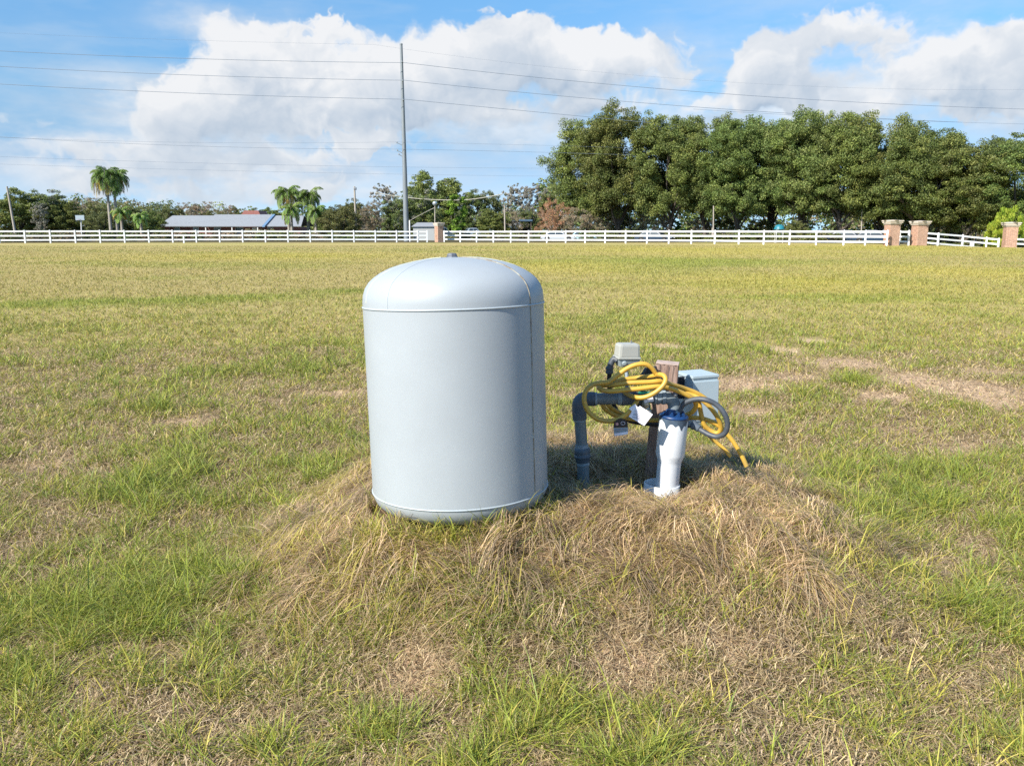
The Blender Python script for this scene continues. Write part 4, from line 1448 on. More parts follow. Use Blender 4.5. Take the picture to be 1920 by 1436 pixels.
# insulators
for py in (117.5, 151.5, 186.5):
    a = on_pole(py)
    m_ = MB()
    m_.tube([a + Vector((.1, -.2, 0)), a + Vector((.15, -.75, .02))], .05, n=8)
    m_.lathe([(.09, 0), (.10, .05), (.05, .06), (.10, .12), (.05, .14)], n=10, origin=a + Vector((.15, -.70, 0)), axis=(0, -1, 0))
    m_.build('insulator', M['pole_steel'], pol)
for py, dx_ in ((266, -.55), (281, -.5), (288, -.35)):
    a = on_pole(py)
    m_ = MB()
    m_.tube([a + Vector((0, 0, -.25)), a + Vector((dx_ - .3, 0, .12))], .045, n=6)
    m_.lathe([(.07, 0), (.09, .08), (.05, .10), (.09, .17), (.03, .2)], n=8, origin=a + Vector((dx_ - .3, 0, .05)))
    m_.build('bracket', M['pole_steel'], pol)


def wire(name, ctrl, r, mt, label, group='power lines strung across the sky'):
    pts = spline([W(*c) for c in ctrl], 14)
    o = MB().tube(pts, r, n=5, caps=False).build(name, mt)
    tag(o, label, 'power line', group)


def pole_w(py):
    v = on_pole(py)
    return v


def arc(p0, p1, p2, D0, D2, x0=None, x2=None, n=36):
    """one hanging span through three surveyed points, distance changing evenly along it"""
    xs = (p0[0], p1[0], p2[0]); ys = (p0[1], p1[1], p2[1])
    a0 = xs[0] if x0 is None else x0; a2 = xs[2] if x2 is None else x2
    out = []
    for k in range(n + 1):
        x = a0 + (a2 - a0) * k / n
        y = sum(ys[i] * math.prod((x - xs[j]) / (xs[i] - xs[j]) for j in range(3) if j != i) for i in range(3))
        out.append(W(x, y, D0 + (D2 - D0) * (x - xs[0]) / (xs[2] - xs[0])))
    return out


def spans(name, label, lists, r, mt=None, group='power lines strung across the sky'):
    m_ = MB()
    for pts in lists: m_.tube(pts, r, n=5, caps=False)
    tag(m_.build(name, mt or M['wire']), label, 'power line', group)


spans('power_line', 'topmost dark power line crossing the tall steel pole', [arc((0, 96), (380, 111), (758, 118), 94, 100.8, x0=-420), arc((758, 118), (1440, 182), (1920, 205), 100.8, 122, x2=2300)], .024)
spans('power_line', 'second dark power line from the top of the steel pole', [arc((0, 125), (380, 142), (758, 151), 94, 100.8, x0=-420), arc((758, 151), (1200, 193), (1480, 213), 100.8, 113, x2=1800)], .024)
spans('power_line', 'third dark power line, the lowest of the upper three', [arc((0, 158), (380, 176), (758, 186.5), 94, 100.8, x0=-420), arc((758, 186.5), (960, 206), (1065, 216), 100.8, 106, x2=1400)], .024)
spans('distribution_line', 'thin line meeting the lower bracket of the steel pole', [arc((0, 257), (330, 273), (745, 280), 94, 101, x0=-420), arc((745, 280), (900, 283), (1020, 286), 101, 106, x2=1400)], .015)
spans('distribution_line', 'faint line just above the lower bracket of the steel pole', [arc((0, 258), (330, 267), (745, 266.5), 94, 101, x0=-420), arc((745, 266.5), (900, 270), (1020, 273), 101, 106, x2=1400)], .010)
spans('distribution_line', 'faint distant line low over the palms', [arc((0, 294), (500, 309), (1040, 316), 145, 158, x0=-420, x2=1500)], .016)
spans('distribution_line', 'lowest faint distant line above the tree tops', [arc((0, 308), (500, 322), (1040, 331), 145, 158, x0=-420, x2=1500)], .014)
spans('distribution_line', 'very faint ground wire above the other lines', [arc((0, 62), (330, 75), (700, 84), 130, 140, x0=-420), arc((700, 84), (1300, 150), (1720, 168), 140, 156, x2=2200)], .010)
spans('distribution_line', 'thin line above the right oaks', [arc((1300, 205), (1780, 229), (1920, 233), 118, 126, x2=2300)], .016)
wire('support_cable', [(704, 362, 125), (760, 370.5, 125), (820, 375, 125), (880, 374.5, 125), (942, 364.5, 125)], .06, M['wire_pale'], 'thick pale cable sagging before the trees right of the steel pole', 'pale cables by the trees')


def small_pole(name, pxb, pyb, pxt, pyt, D, r, mt, label, extras=None):
    b_ = W(pxb, pyb, D); t_ = W(pxt, pyt, D)
    b_ = b_.lerp(t_, -(b_.z + .1) / (t_.z - b_.z)) if b_.z > 0 else b_
    e_ = empty(name, b_, label, 'pole')
    MB().tube([b_.lerp(t_, i / 6) for i in range(7)], [r * (1 - .3 * i / 6) for i in range(7)], n=10).build('shaft', mt, e_)
    return e_, b_, t_


e_, b_, t_ = small_pole('wooden_pole', 668, 440, 664.5, 350, 118, .17, M['pole_wood'], 'slim bare wooden pole standing behind the left fence before the round bush')
MB().box(t_ + Vector((.1, 0, -.3)), (.35, .3, .35), bevel=.05).build('pole_cap', M['galv'], e_)
small_pole('wooden_pole', 29, 440, 13, 350, 112, .17, M['pole_wood'], 'leaning wooden pole at the far left edge of the treeline')
e_, b_, t_ = small_pole('lamp_pole', 815.5, 440, 815.5, 386, 112, .09, M['pole_wood'], 'short lamp pole just left of the middle brick pillar')
MB().lathe([(.10, 0), (.30, .15), (.33, .38), (.2, .55), (0, .6)], n=12, origin=t_).build('lamp_head', M['car_silver'], e_)
wire('support_cable', [(770, 413, 112), (790, 402, 112), (814, 390, 112)], .03, M['wire_pale'], 'thin pale cable running up to the short lamp pole', 'pale cables by the trees')
small_pole('wooden_pole', 947, 440, 946, 386, 118, .13, M['pole_wood'], 'pale short pole behind the dark flat roofed shelter')
small_pole('wooden_pole', 768.5, 440, 768, 413, 104, .12, M['trim'], 'stubby white pole beside the foot of the steel power pole')
small_pole('wooden_pole', 1615, 440, 1616.5, 392, 96, .09, M['pole_wood'], 'thin pale pole under the oaks left of the gate pillars')
small_pole('wooden_pole', 1337.5, 440, 1338, 386, 102, .10, M['pole_wood'], 'thin pale pole under the oaks mid row')
small_pole('wooden_pole', 1829, 450, 1832, 408, 100, .07, M['galv'], 'thin grey metal pole behind the sloping fence')
e_, b_, t_ = small_pole('tall_snag', 1340, 300, 1341, 262, 108, .16, M['bark_pale'], 'pale dead stub among the oak crowns')
# basketball board
e_, b_, t_ = small_pole('basketball_hoop', 153, 440, 152, 413, 130, .10, M['trim'], 'white basketball board on a pole left of the twin palms')
e_['category'] = 'hoop'
MB().box(t_ + Vector((0, -.3, .35)), (1.35, .06, .75), bevel=.01).build('backboard', M['car_silver'], e_)
MB().tube([t_ + Vector((.23 * math.cos(a * .628), -.62 + .23 * math.sin(a * .628), .1)) for a in range(11)], .02, n=5).build('rim', M['tail_red'], e_)

# ------------------------------------------------------------------ house
HD = 150.0
hb = W(415, 433, HD); hb.z = 0
house = empty('brick_house', hb, 'low red brick house with a long pale metal roof behind the left fence', 'house')
hx = lambda px, D=HD: W(px, 420, D).x
hz = lambda py, D=HD: W(400, py, D).z


def roof(x0t, x1t, x0b, x1b, zt, zb, yf, yr, nm, mt=M['metal_roof']):
    m_ = MB()
    a = [Vector((x0b, yf, zb)), Vector((x1b, yf, zb)), Vector((x1t, yr, zt)), Vector((x0t, yr, zt))]
    th = Vector((0, 0, -.12))
    m_.add(a + [p + th for p in a], [(0, 1, 2, 3), (7, 6, 5, 4), (0, 4, 5, 1), (1, 5, 6, 2), (2, 6, 7, 3), (3, 7, 4, 0)])
    back = [Vector((x0t, yr, zt)), Vector((x1t, yr, zt)), Vector((x1b, 2 * yr - yf, zb)), Vector((x0b, 2 * yr - yf, zb))]
    m_.add(back, [(0, 1, 2, 3)])
    return m_.build(nm, mt, house)


zr1, zr2, ze = hz(403.5), hz(401.5), hz(424)
roof(hx(307), hx(393), hx(297), hx(383), zr1, ze, HD - .6, HD + 4.2, 'roof')
roof(hx(388), hx(500), hx(383), hx(495), zr2, ze - .02, HD - 1.2, HD + 4.2, 'roof')
roof(hx(505), hx(560), hx(500), hx(566), zr1, ze, HD - .6, HD + 4.2, 'roof')
m_ = MB(); a = [Vector((hx(495), HD - 1.25, ze)), Vector((hx(500), HD - 1.25, ze)), Vector((hx(504.5), HD + 4.2, zr2 + .05)), Vector((hx(499.5), HD + 4.2, zr2 + .05))]
m_.add(a + [p - Vector((0, 0, .2)) for p in a], [(0, 1, 2, 3), (7, 6, 5, 4), (0, 4, 5, 1), (1, 5, 6, 2), (2, 6, 7, 3), (3, 7, 4, 0)])
m_.build('roof_edge', M['roof_dark'], house)
MB().box(((hx(302) + hx(562)) / 2, HD + 4, ze / 2 - .1), (hx(562) - hx(302), 7.6, ze - .1)).build('wall', M['house_brick'], house)
for (x0, x1) in ((325, 336), (361, 371), (400, 413), (440, 455), (501, 511)):
    wn = MB().box(((hx(x0) + hx(x1)) / 2, HD + .16, ze - .75), (hx(x1) - hx(x0), .1, 1.15)).build('window', M['trim'], house)
    MB().box(((hx(x0) + hx(x1)) / 2, HD + .10, ze - .75), (hx(x1) - hx(x0) - .16, .03, .98)).build('pane', M['shutter'] if x0 < 380 else M['glass'], wn)
MB().box(((hx(472) + hx(482)) / 2, HD + .16, ze / 2 - .1), (hx(482) - hx(472), .1, ze - .35)).build('door', M['trim'], house)
for x0 in (389, 438, 486):
    MB().box((hx(x0), HD - 1.0, (ze - .1) / 2), (.16, .16, ze - .1)).build('porch_post', M['trim'], house)
m_ = MB(); far_roof = m_.prism([W(452, 403, 190), W(488, 403, 190), W(484, 395, 190), W(458, 395, 190)], (0, 0, 0), (0, 6, 0)).box((W(470, 410, 193).x, 193, 1.6), (4.0, 5, 3.2)).build('outbuilding', M['red_roof'])
tag(far_roof, 'dull red roofed outbuilding peeping over the pale metal roof', 'building')

# ------------------------------------------------------------------ shelter with dark roof
SD = 128.0
sh = empty('open_shelter', (W(962, 430, SD).x, SD, 0), 'open shelter with a flat dark blue roof behind the fence', 'shelter')
x0, x1 = W(926, 415, SD).x, W(998, 415, SD).x
zt_ = W(960, 414, SD).z
MB().box(((x0 + x1) / 2, SD, zt_), (x1 - x0, 4, .28), bevel=.05).build('roof', M['navy_roof'], sh)
for u in (.04, .35, .66, .96):
    for yy in (-1.8, 1.8):
        MB().box((x0 + (x1 - x0) * u, SD + yy, zt_ / 2), (.12, .12, zt_)).build('post', M['bark'], sh)
MB().box(((x0 + x1) / 2, SD + 1.7, .9), (x1 - x0 - .4, .1, 1.8)).build('back_panel', M['bark'], sh)
rd = MB().lathe([(.50, 0), (.62, .06), (.62, .16), (.30, .2), (.22, .12)], n=24, origin=W(970, 424.5, SD - 2.4), axis=(0, -1, 0)).build('round_float', M['trim'])
tag(rd, 'white ring shaped object hung at the front of the dark roofed shelter', 'ring')
bd_ = MB().box((0, 0, 0), (.42, .06, .42), M=Matrix.Translation(W(970, 424.5, SD - 2.5)) @ Matrix.Rotation(R(45), 4, 'Y')).build('diamond_plate', M['glass'], rd)
bd_.name = 'hole_cover'


# ------------------------------------------------------------------ vehicles
def vehicle(name, label, loc, rz, L, Wd, Hh, paint, kind='sedan', group=None):
    r = empty(name, loc, label, 'truck' if kind == 'pickup' else 'car', group)
    z0 = .28
    belt = Hh * .60
    if kind == 'pickup':
        prof = [(-L / 2, z0 + .15), (-L / 2, belt + .02), (-L * .12, belt + .04), (L * .20, belt + .04), (L * .46, belt - .10), (L / 2, belt - .3), (L / 2, z0 + .1)]
        cab = [(-L * .13, belt + .03), (-L * .10, Hh - .04), (-L * .06, Hh), (L * .10, Hh), (L * .135, Hh - .05), (L * .25, belt + .02)]
    else:
        prof = [(-L / 2, z0 + .18), (-L * .49, belt - .05), (-L * .36, belt + .02), (L * .17, belt), (L * .42, belt - .14), (L * .49, belt - .28), (L / 2, z0 + .1)]
        cab = [(-L * .38, belt), (-L * .24, Hh - .06), (-L * .14, Hh), (L * .04, Hh), (L * .09, Hh - .04), (L * .24, belt)]
    prof = prof + [(L * .46, z0), (-L * .46, z0)]

    def loft(pf, w0, w1, zlo, zhi):
        m_ = MB(); n = len(pf)
        vs = []
        for sgn, ins in ((-1, 1.0), (-1, 0), (1, 0), (1, 1.0)):
            pass
        rings = []
        for sgn in (-1, 1):
            vs += [Vector((x_, sgn * (w0 + (w1 - w0) * max(0, (z_ - zlo) / (zhi - zlo))) / 2, z_)) for x_, z_ in pf]
        fs = [tuple(range(n)), tuple(range(n, 2 * n))[::-1]]
        for k in range(n):
            fs.append((k, n + k, n + (k + 1) % n, (k + 1) % n))
        m_.add(vs, fs)
        return m_

    body = loft(prof, Wd, Wd * .97, z0, belt)
    bo = body.build('body', paint, r, local=True)
    bv = bo.modifiers.new('bevel', 'BEVEL'); bv.width = .05; bv.segments = 2
    co = loft(cab, Wd * .92, Wd * .74, belt, Hh).build('cabin', paint, r, local=True)
    bv = co.modifiers.new('bevel', 'BEVEL'); bv.width = .04; bv.segments = 2
    # windows follow the cabin sides
    xa, xb = cab[0][0] + .22, cab[-1][0] - .25
    ta, tb = cab[1][0] + .12, cab[-2][0] - .08
    zl, zh = belt + .06, Hh - .12
    fr = lambda z_: (Wd * .92 + (Wd * .74 - Wd * .92) * (z_ - belt) / (Hh - belt)) / 2 + .012
    for sgn in (-1, 1):
        mid = (xa + xb) / 2
        for (p0, p1, q0, q1) in ((xa, mid - .04, ta, mid - .04), (mid + .04, xb, mid + .04, tb)):
            vs = [Vector((p0, sgn * fr(zl), zl)), Vector((p1, sgn * fr(zl), zl)), Vector((q1, sgn * fr(zh), zh)), Vector((q0, sgn * fr(zh), zh))]
            MB().add(vs + [v - Vector((0, sgn * .01, 0)) for v in vs], [(0, 1, 2, 3), (4, 7, 6, 5), (0, 4, 5, 1), (1, 5, 6, 2), (2, 6, 7, 3), (3, 7, 4, 0)]).build('window', M['glass'], r, local=True)
    for (pa, pb_) in ((cab[-1], cab[-2]), (cab[0], cab[1])):
        sx_ = .012 if pa[0] > 0 else -.012
        A = Vector((pa[0] + (pb_[0] - pa[0]) * .15 + sx_, 0, pa[1] + (pb_[1] - pa[1]) * .15 + .012)); B = Vector((pa[0] + (pb_[0] - pa[0]) * .9 + sx_, 0, pa[1] + (pb_[1] - pa[1]) * .9 + .012))
        wa, wb_ = Wd * .40, Wd * .34
        vs = [A + Vector((0, -wa, 0)), A + Vector((0, wa, 0)), B + Vector((0, wb_, 0)), B + Vector((0, -wb_, 0))]
        MB().add(vs + [v - Vector((sx_, 0, .01)) for v in vs], [(0, 1, 2, 3), (4, 7, 6, 5), (0, 4, 5, 1), (1, 5, 6, 2), (2, 6, 7, 3), (3, 7, 4, 0)]).build('windscreen', M['glass'], r, local=True)
    wr = .33 if kind != 'pickup' else .39
    for x_ in (-L * .31, L * .32):
        for sgn in (-1, 1):
            wh = MB().lathe([(wr * .6, -.1), (wr * .97, -.1), (wr, -.06), (wr, .06), (wr * .97, .1), (wr * .6, .1)], n=20, origin=(x_, sgn * (Wd / 2 - .09), wr), axis=(0, 1, 0)).build('wheel', M['tyre'], r, local=True)
            MB().lathe([(wr * .62, -.106), (wr * .5, -.07), (wr * .15, -.105), (0, -.105)] if sgn < 0 else [(wr * .62, .106), (wr * .5, .07), (wr * .15, .105), (0, .105)], n=16, origin=(x_, sgn * (Wd / 2 - .09), wr), axis=(0, 1, 0), close=False).build('rim', M['galv'], wh, local=True)
    for sgn in (-1, 1):
        MB().box((L / 2 - .03, sgn * Wd * .36, belt - .33), (.09, .34, .14), bevel=.02).build('headlight', M['lamp_glass'], r, local=True)
        MB().box((-L / 2 + .02, sgn * Wd * .38, belt - .16), (.09, .26, .16), bevel=.02).build('tail_light', M['tail_red'], r, local=True)
    MB().box((L / 2 - .01, 0, z0 + .14), (.10, Wd * .92, .14), bevel=.02).build('bumper', paint, r, local=True)
    MB().box((-L / 2 + .01, 0, z0 + .16), (.10, Wd * .92, .14), bevel=.02).build('bumper', paint, r, local=True)
    r.rotation_euler = (0, 0, rz)
    return r


p_ = W(824, 440, 124)
vehicle('pickup_truck', 'pale pickup truck mostly hidden behind the middle brick pillar', (p_.x, 124, 0), R(50), 4.6, 1.95, 1.85, M['car_white'], 'pickup')
m_ = MB()
p_ = W(797, 440, 118)
m_.box((p_.x, 118, .95), (2.9, 3.6, 1.9))
m_.build_name = None
M['shed'] = mat('shed_wall', (.36, .37, .37), rough=.8)
shed = empty('small_shed', (p_.x, 118, 0), 'small white shed with a grey gable roof left of the middle pillar', 'shed')
m_.build('wall', M['shed'], shed)
MB().prism([(p_.x - 1.7, 116, 1.86), (p_.x + 1.7, 116, 1.86), (p_.x + 1.1, 118, 2.45), (p_.x - 1.1, 118, 2.45)], (0, 0, 0), (0, .06, 0)).build('roof', M['metal_roof'], shed)
p_ = W(888, 440, 122)
vehicle('parked_car', 'silver car parked among shrubs right of the middle pillar', (p_.x, 122, 0), R(20), 3.6, 1.8, 1.72, M['car_silver'], 'sedan', 'cars parked behind the fence')
p_ = W(1047, 440, 106)
vehicle('parked_car', 'white car behind the fence below the orange bare bush', (p_.x, 106, 0), R(-8), 4.3, 1.8, 1.30, M['car_white'], 'sedan', 'cars parked behind the fence')
p_ = W(1094, 440, 107)
vehicle('parked_car', 'pale aqua car parked beside the white car behind the fence', (p_.x, 107, 0), R(-14), 3.6, 1.75, 1.28, M['car_teal'], 'sedan', 'cars parked behind the fence')
p_ = W(1228, 440, 98)
vehicle('parked_car', 'dark navy car behind the fence under the third oak', (p_.x, 98, 0), R(-28), 4.4, 1.8, 1.38, M['car_blue'], 'sedan', 'cars parked behind the fence')
p_ = W(1590, 440, 89)
vehicle('parked_car', 'dark navy car behind the fence left of the gate pillars', (p_.x, 89, 0), R(-30), 4.4, 1.8, 1.38, M['car_blue'], 'sedan', 'cars parked behind the fence')
p_ = W(1640, 440, 86)
vehicle('parked_car', 'dark blue car half hidden by the left gate pillar', (p_.x, 86, 0), R(-30), 4.2, 1.8, 1.40, M['car_blue'], 'sedan', 'cars parked behind the fence')
# teal patio cover
tp = W(1461, 432, 92)
te = empty('garden_canopy', (tp.x, 92, 0), 'small teal domed canopy under the oaks behind the fence', 'canopy')
MB().lathe([(.58, 0), (.56, .12), (.45, .35), (.25, .50), (0, .56)], n=20, origin=(tp.x, 92, 1.45)).build('cover', M['teal'], te)
for a in range(4):
    MB().tube([(tp.x + .5 * math.cos(a * 1.57 + .7), 92 + .5 * math.sin(a * 1.57 + .7), -.1), (tp.x + .5 * math.cos(a * 1.57 + .7), 92 + .5 * math.sin(a * 1.57 + .7), 1.5)], .03, n=6).build('leg', M['trim'], te)


# ------------------------------------------------------------------ trees
def leaf_cloud(rng, centres, radii, n, size, pal, flat=.75, droop=0.0):
    """n small leaf faces gathered in clumps"""
    C = np.array(centres); Rr = np.array(radii)
    p = Rr[:, 0] * Rr[:, 2]
    idx = rng.choice(len(C), n, p=p / p.sum())
    d = rng.normal(0, 1, (n, 3))
    d /= np.linalg.norm(d, axis=1)[:, None]
    rad = rng.random(n)[:, None] ** .42
    pos = C[idx] + d * rad * Rr[idx]
    # leaf orientation
    nrm = d * .7 + rng.normal(0, .8, (n, 3)) + np.array([0, 0, .45])
    nrm /= np.linalg.norm(nrm, axis=1)[:, None]
    t1 = np.cross(nrm, rng.normal(0, 1, (n, 3)))
    if droop: t1 = t1 * (1 - droop) + np.array([0, 0, -1.]) * droop
    t1 /= np.linalg.norm(t1, axis=1)[:, None] + 1e-9
    t2 = np.cross(nrm, t1); t2 /= np.linalg.norm(t2, axis=1)[:, None] + 1e-9
    s = (size * rng.uniform(.6, 1.35, n))[:, None]
    V = np.stack([pos - t1 * s * .5, pos + t2 * s * flat * .5, pos + t1 * s * .5, pos - t2 * s * flat * .5], 1)
    pal = np.array(pal)
    tone = rng.uniform(.80, 1.2, len(C))
    pick_ = rng.integers(0, len(pal), len(C))
    c = pal[np.where(rng.random(n) < .65, pick_[idx], rng.integers(0, len(pal), n))] * tone[idx][:, None] * rng.uniform(.75, 1.25, (n, 1))
    return V.reshape(-1, 3), np.repeat(c, 4, 0)


OAKP = [(.138, .178, .044), (.180, .215, .050), (.108, .146, .040), (.225, .242, .066), (.150, .186, .056)]
OLIVE = [(.190, .205, .065), (.150, .170, .055), (.220, .220, .085), (.120, .140, .055)]
BROWN = [(.30, .225, .145), (.23, .185, .12), (.38, .27, .17), (.17, .165, .095)]
ORANGE = [(.48, .25, .13), (.42, .23, .12), (.36, .24, .15), (.54, .31, .18)]
GREY = [(.31, .29, .24), (.24, .235, .19), (.15, .17, .10), (.38, .34, .28)]
LIME = [(.15, .27, .03), (.22, .34, .045), (.11, .20, .03)]
BAMB = [(.36, .42, .04), (.27, .37, .035), (.44, .46, .06), (.20, .28, .03)]
TAN = [(.42, .33, .21), (.35, .27, .18), (.28, .25, .14), (.20, .20, .10)]


def make_tree(name, seed, h, w, pal, nl, lsize, zb=.2, nlobe=15, trunk_r=.30, bark='bark', fork=2, clump=13, crad=(.07, .13), spread=1.0, flat=.7, droop=0.0, top=1.0, limbs=9, leafm='leaf'):
    rng = np.random.default_rng(seed)
    rg = random.Random(seed)
    root = empty(name, (0, 0, 0))
    zc = h * (zb + (1 - zb) * .5); hz_ = h * (1 - zb) * .5
    lobes = []
    for i in range(nlobe):
        # lobes spread over an uneven crown
        a = 2 * math.pi * (i * .618 + rg.random() * .2)
        u = (i + .5) / nlobe
        zr = -0.85 + 1.75 * u
        rr_ = math.sqrt(max(.05, 1 - min(.97, abs(zr)) ** (2.4 * top))) * rg.uniform(.45, .78)
        lobes.append((np.array([math.cos(a) * rr_ * w / 2, math.sin(a) * rr_ * w / 2, zc + zr * hz_ * .80]), rg.uniform(.20, .33) * w * .62))
    cs, rs_ = [], []
    for c, r in lobes:
        for k in range(clump):
            d = rng.normal(0, 1, 3); d /= np.linalg.norm(d)
            if d[2] < -.5: d[2] *= .4
            q = c + d * r * rng.uniform(.45, 1.05)
            cr = rng.uniform(*crad) * w * .62
            cs.append(q); rs_.append((cr, cr, cr * rng.uniform(.55, .9)))
    Vv, cc_ = leaf_cloud(rng, cs, rs_, nl, lsize, pal, flat, droop)
    n = len(Vv) // 4
    crown = np_mesh('crown', Vv, np.arange(n * 4), np.full(n, 4), M[leafm], colors=cc_, parent=root)
    m_ = MB()
    th = h * (zb + .12)
    bend = rg.uniform(-.06, .06) * h
    tp = [Vector((bend * (i / 5) ** 2, rg.uniform(-.05, .05), -.2 + (th + .2) * i / 5)) for i in range(6)]
    m_.tube(tp, [trunk_r * (1.35 if i == 0 else 1 - .09 * i) for i in range(6)], n=9, caps=False)
    for i in range(limbs):
        c, r = lobes[(i * 5 + 1) % len(lobes)]
        s = tp[2 + i % 4] if fork else tp[5]
        e_ = Vector(c)
        mid = s.lerp(e_, .5) + Vector((rg.uniform(-.4, .4), rg.uniform(-.4, .4), rg.uniform(-.2, .6)))
        pts = spline([s, mid, e_], 4)
        m_.tube(pts, [trunk_r * .55 * (1 - .8 * k / (len(pts) - 1)) for k in range(len(pts))], n=6, caps=False)
        for j in range(3):
            q = Vector(cs[((i * 5 + 1) % len(lobes)) * clump + j])
            m_.tube([mid.lerp(e_, .4), mid.lerp(e_, .4).lerp(q, .6) + Vector((0, 0, .2)), q], [trunk_r * .22, trunk_r * .12, trunk_r * .04], n=5, caps=False)
    m_.build('trunk', M[bark], root, local=True)
    return root


def put(proto, used, loc, sx, sz, rz, label, cat='tree', group=None):
    o = proto if not used.get(proto.name) else copy_tree(proto)
    used[proto.name] = True
    o.location = loc
    o.scale = (sx, sx, sz)
    o.rotation_euler = (0, 0, rz)
    tag(o, label, cat, group)
    return o


used = {}
oaks = [make_tree('oak_tree', 100 + i, 17, 14.0, OAKP if i % 2 == 0 else OAKP + OLIVE[:2], 125000, .19, zb=.10, nlobe=34, clump=26, trunk_r=.38, top=1.2, crad=(.05, .12)) for i in range(5)]
OAKS = [  # px, top y, distance, crown width px, proto, label
    (1106, 214, 117, 138, 0, 'big live oak at the left end of the oak row'),
    (1163, 197, 113, 150, 1, 'tallest live oak, second from the left end of the row'),
    (1262, 206, 110, 140, 2, 'live oak right of the notch in the row, third from its left end'),
    (1332, 209, 109, 130, 3, 'live oak behind the thin pole, fourth from the left of the row'),
    (1392, 216, 104, 150, 4, 'live oak fifth from the left of the row'),
    (1455, 210, 108, 140, 0, 'live oak sixth from the left, above the teal canopy'),
    (1520, 200, 101, 150, 1, 'brighter green live oak seventh from the left of the row'),
    (1592, 204, 99, 155, 2, 'live oak eighth from the left, above the navy cars'),
    (1662, 212, 98, 150, 3, 'live oak rising behind the left gate pillar'),
    (1742, 231, 93, 175, 4, 'broad live oak behind the right gate pillar'),
    (1826, 258, 90, 165, 1, 'lower live oak behind the sloping driveway fence'),
    (1918, 256, 88, 190, 2, 'live oak at the right edge behind the bamboo'),
]
for i, (px, ty, D, wpx, k, lab) in enumerate(OAKS):
    t_ = W(px, ty, D)
    wm = wpx / F_PX * D
    g0_ = float(H(t_.x, D))
    put(oaks[k], used, (t_.x, D, g0_), wm / 12.2, (t_.z - g0_) / 17.0, i * 1.9, lab, 'tree', 'live oaks in the row on the right')
# sparse tall tree at the right edge, sky through it
sp_ = make_tree('oak_tree', 140, 19, 13, OAKP, 34000, .20, zb=.12, nlobe=20, clump=14, crad=(.05, .10))
t_ = W(1930, 224, 112); put(sp_, used, (t_.x, 112, 0), 1.0, t_.z / 19.3, 0, 'sparse tall tree with sky showing through at the right edge')
# mid distance trees: kind, px, top y, distance, width px, label
kinds = {
    'dark': make_tree('oak_tree', 201, 12, 11, OAKP, 26000, .26, zb=.04, nlobe=20, clump=14, trunk_r=.25),
    'dark2': make_tree('oak_tree', 202, 12, 11, OAKP + GREY[1:3], 26000, .26, zb=.04, nlobe=20, clump=14, trunk_r=.25),
    'olive': make_tree('leafy_tree', 203, 10, 10, OLIVE, 22000, .22, zb=.02, nlobe=20, clump=14, trunk_r=.2),
    'brown': make_tree('bare_tree', 204, 11, 9, BROWN + GREY[:1], 15000, .20, zb=.08, nlobe=18, clump=13, trunk_r=.2, bark='bark_pale'),
    'grey': make_tree('mossy_tree', 205, 14, 9, GREY, 15000, .24, zb=.06, nlobe=18, clump=14, trunk_r=.2, bark='bark_pale', droop=.5, crad=(.05, .10)),
    'tan': make_tree('bare_tree', 206, 6, 7, TAN, 11000, .22, zb=.02, nlobe=14, clump=10, trunk_r=.12, bark='bark_pale', droop=.6, flat=.3),
    'orange': make_tree('bare_tree', 207, 6.5, 7, ORANGE, 11000, .16, zb=.05, nlobe=16, clump=10, trunk_r=.14, bark='bark_pale', flat=.35),
    'lime': make_tree('leafy_tree', 208, 9, 4, LIME, 11000, .22, zb=.02, nlobe=12, clump=9, trunk_r=.12, crad=(.12, .2)),
    'bush': make_tree('shrub', 209, 2.2, 4.0, OAKP + TAN[2:], 4200, .16, zb=.0, nlobe=9, clump=7, trunk_r=.05, crad=(.12, .2), limbs=4),
    'bushb': make_tree('shrub', 210, 2.2, 4.0, TAN, 3800, .16, zb=.0, nlobe=9, clump=7, trunk_r=.05, crad=(.12, .2), limbs=4, bark='bark_pale'),
    'bamboo': make_tree('bamboo_clump', 211, 5, 5, BAMB, 11000, .24, zb=.0, nlobe=14, clump=9, trunk_r=.06, droop=.75, flat=.3, crad=(.10, .18)),
}
SZ = {'dark': (12, 11), 'dark2': (12, 11), 'olive': (10, 10), 'brown': (11, 9), 'grey': (14, 9), 'tan': (6, 7), 'orange': (6.5, 7), 'lime': (9, 4), 'bush': (2.2, 4), 'bushb': (2.2, 4), 'bamboo': (5, 5)}
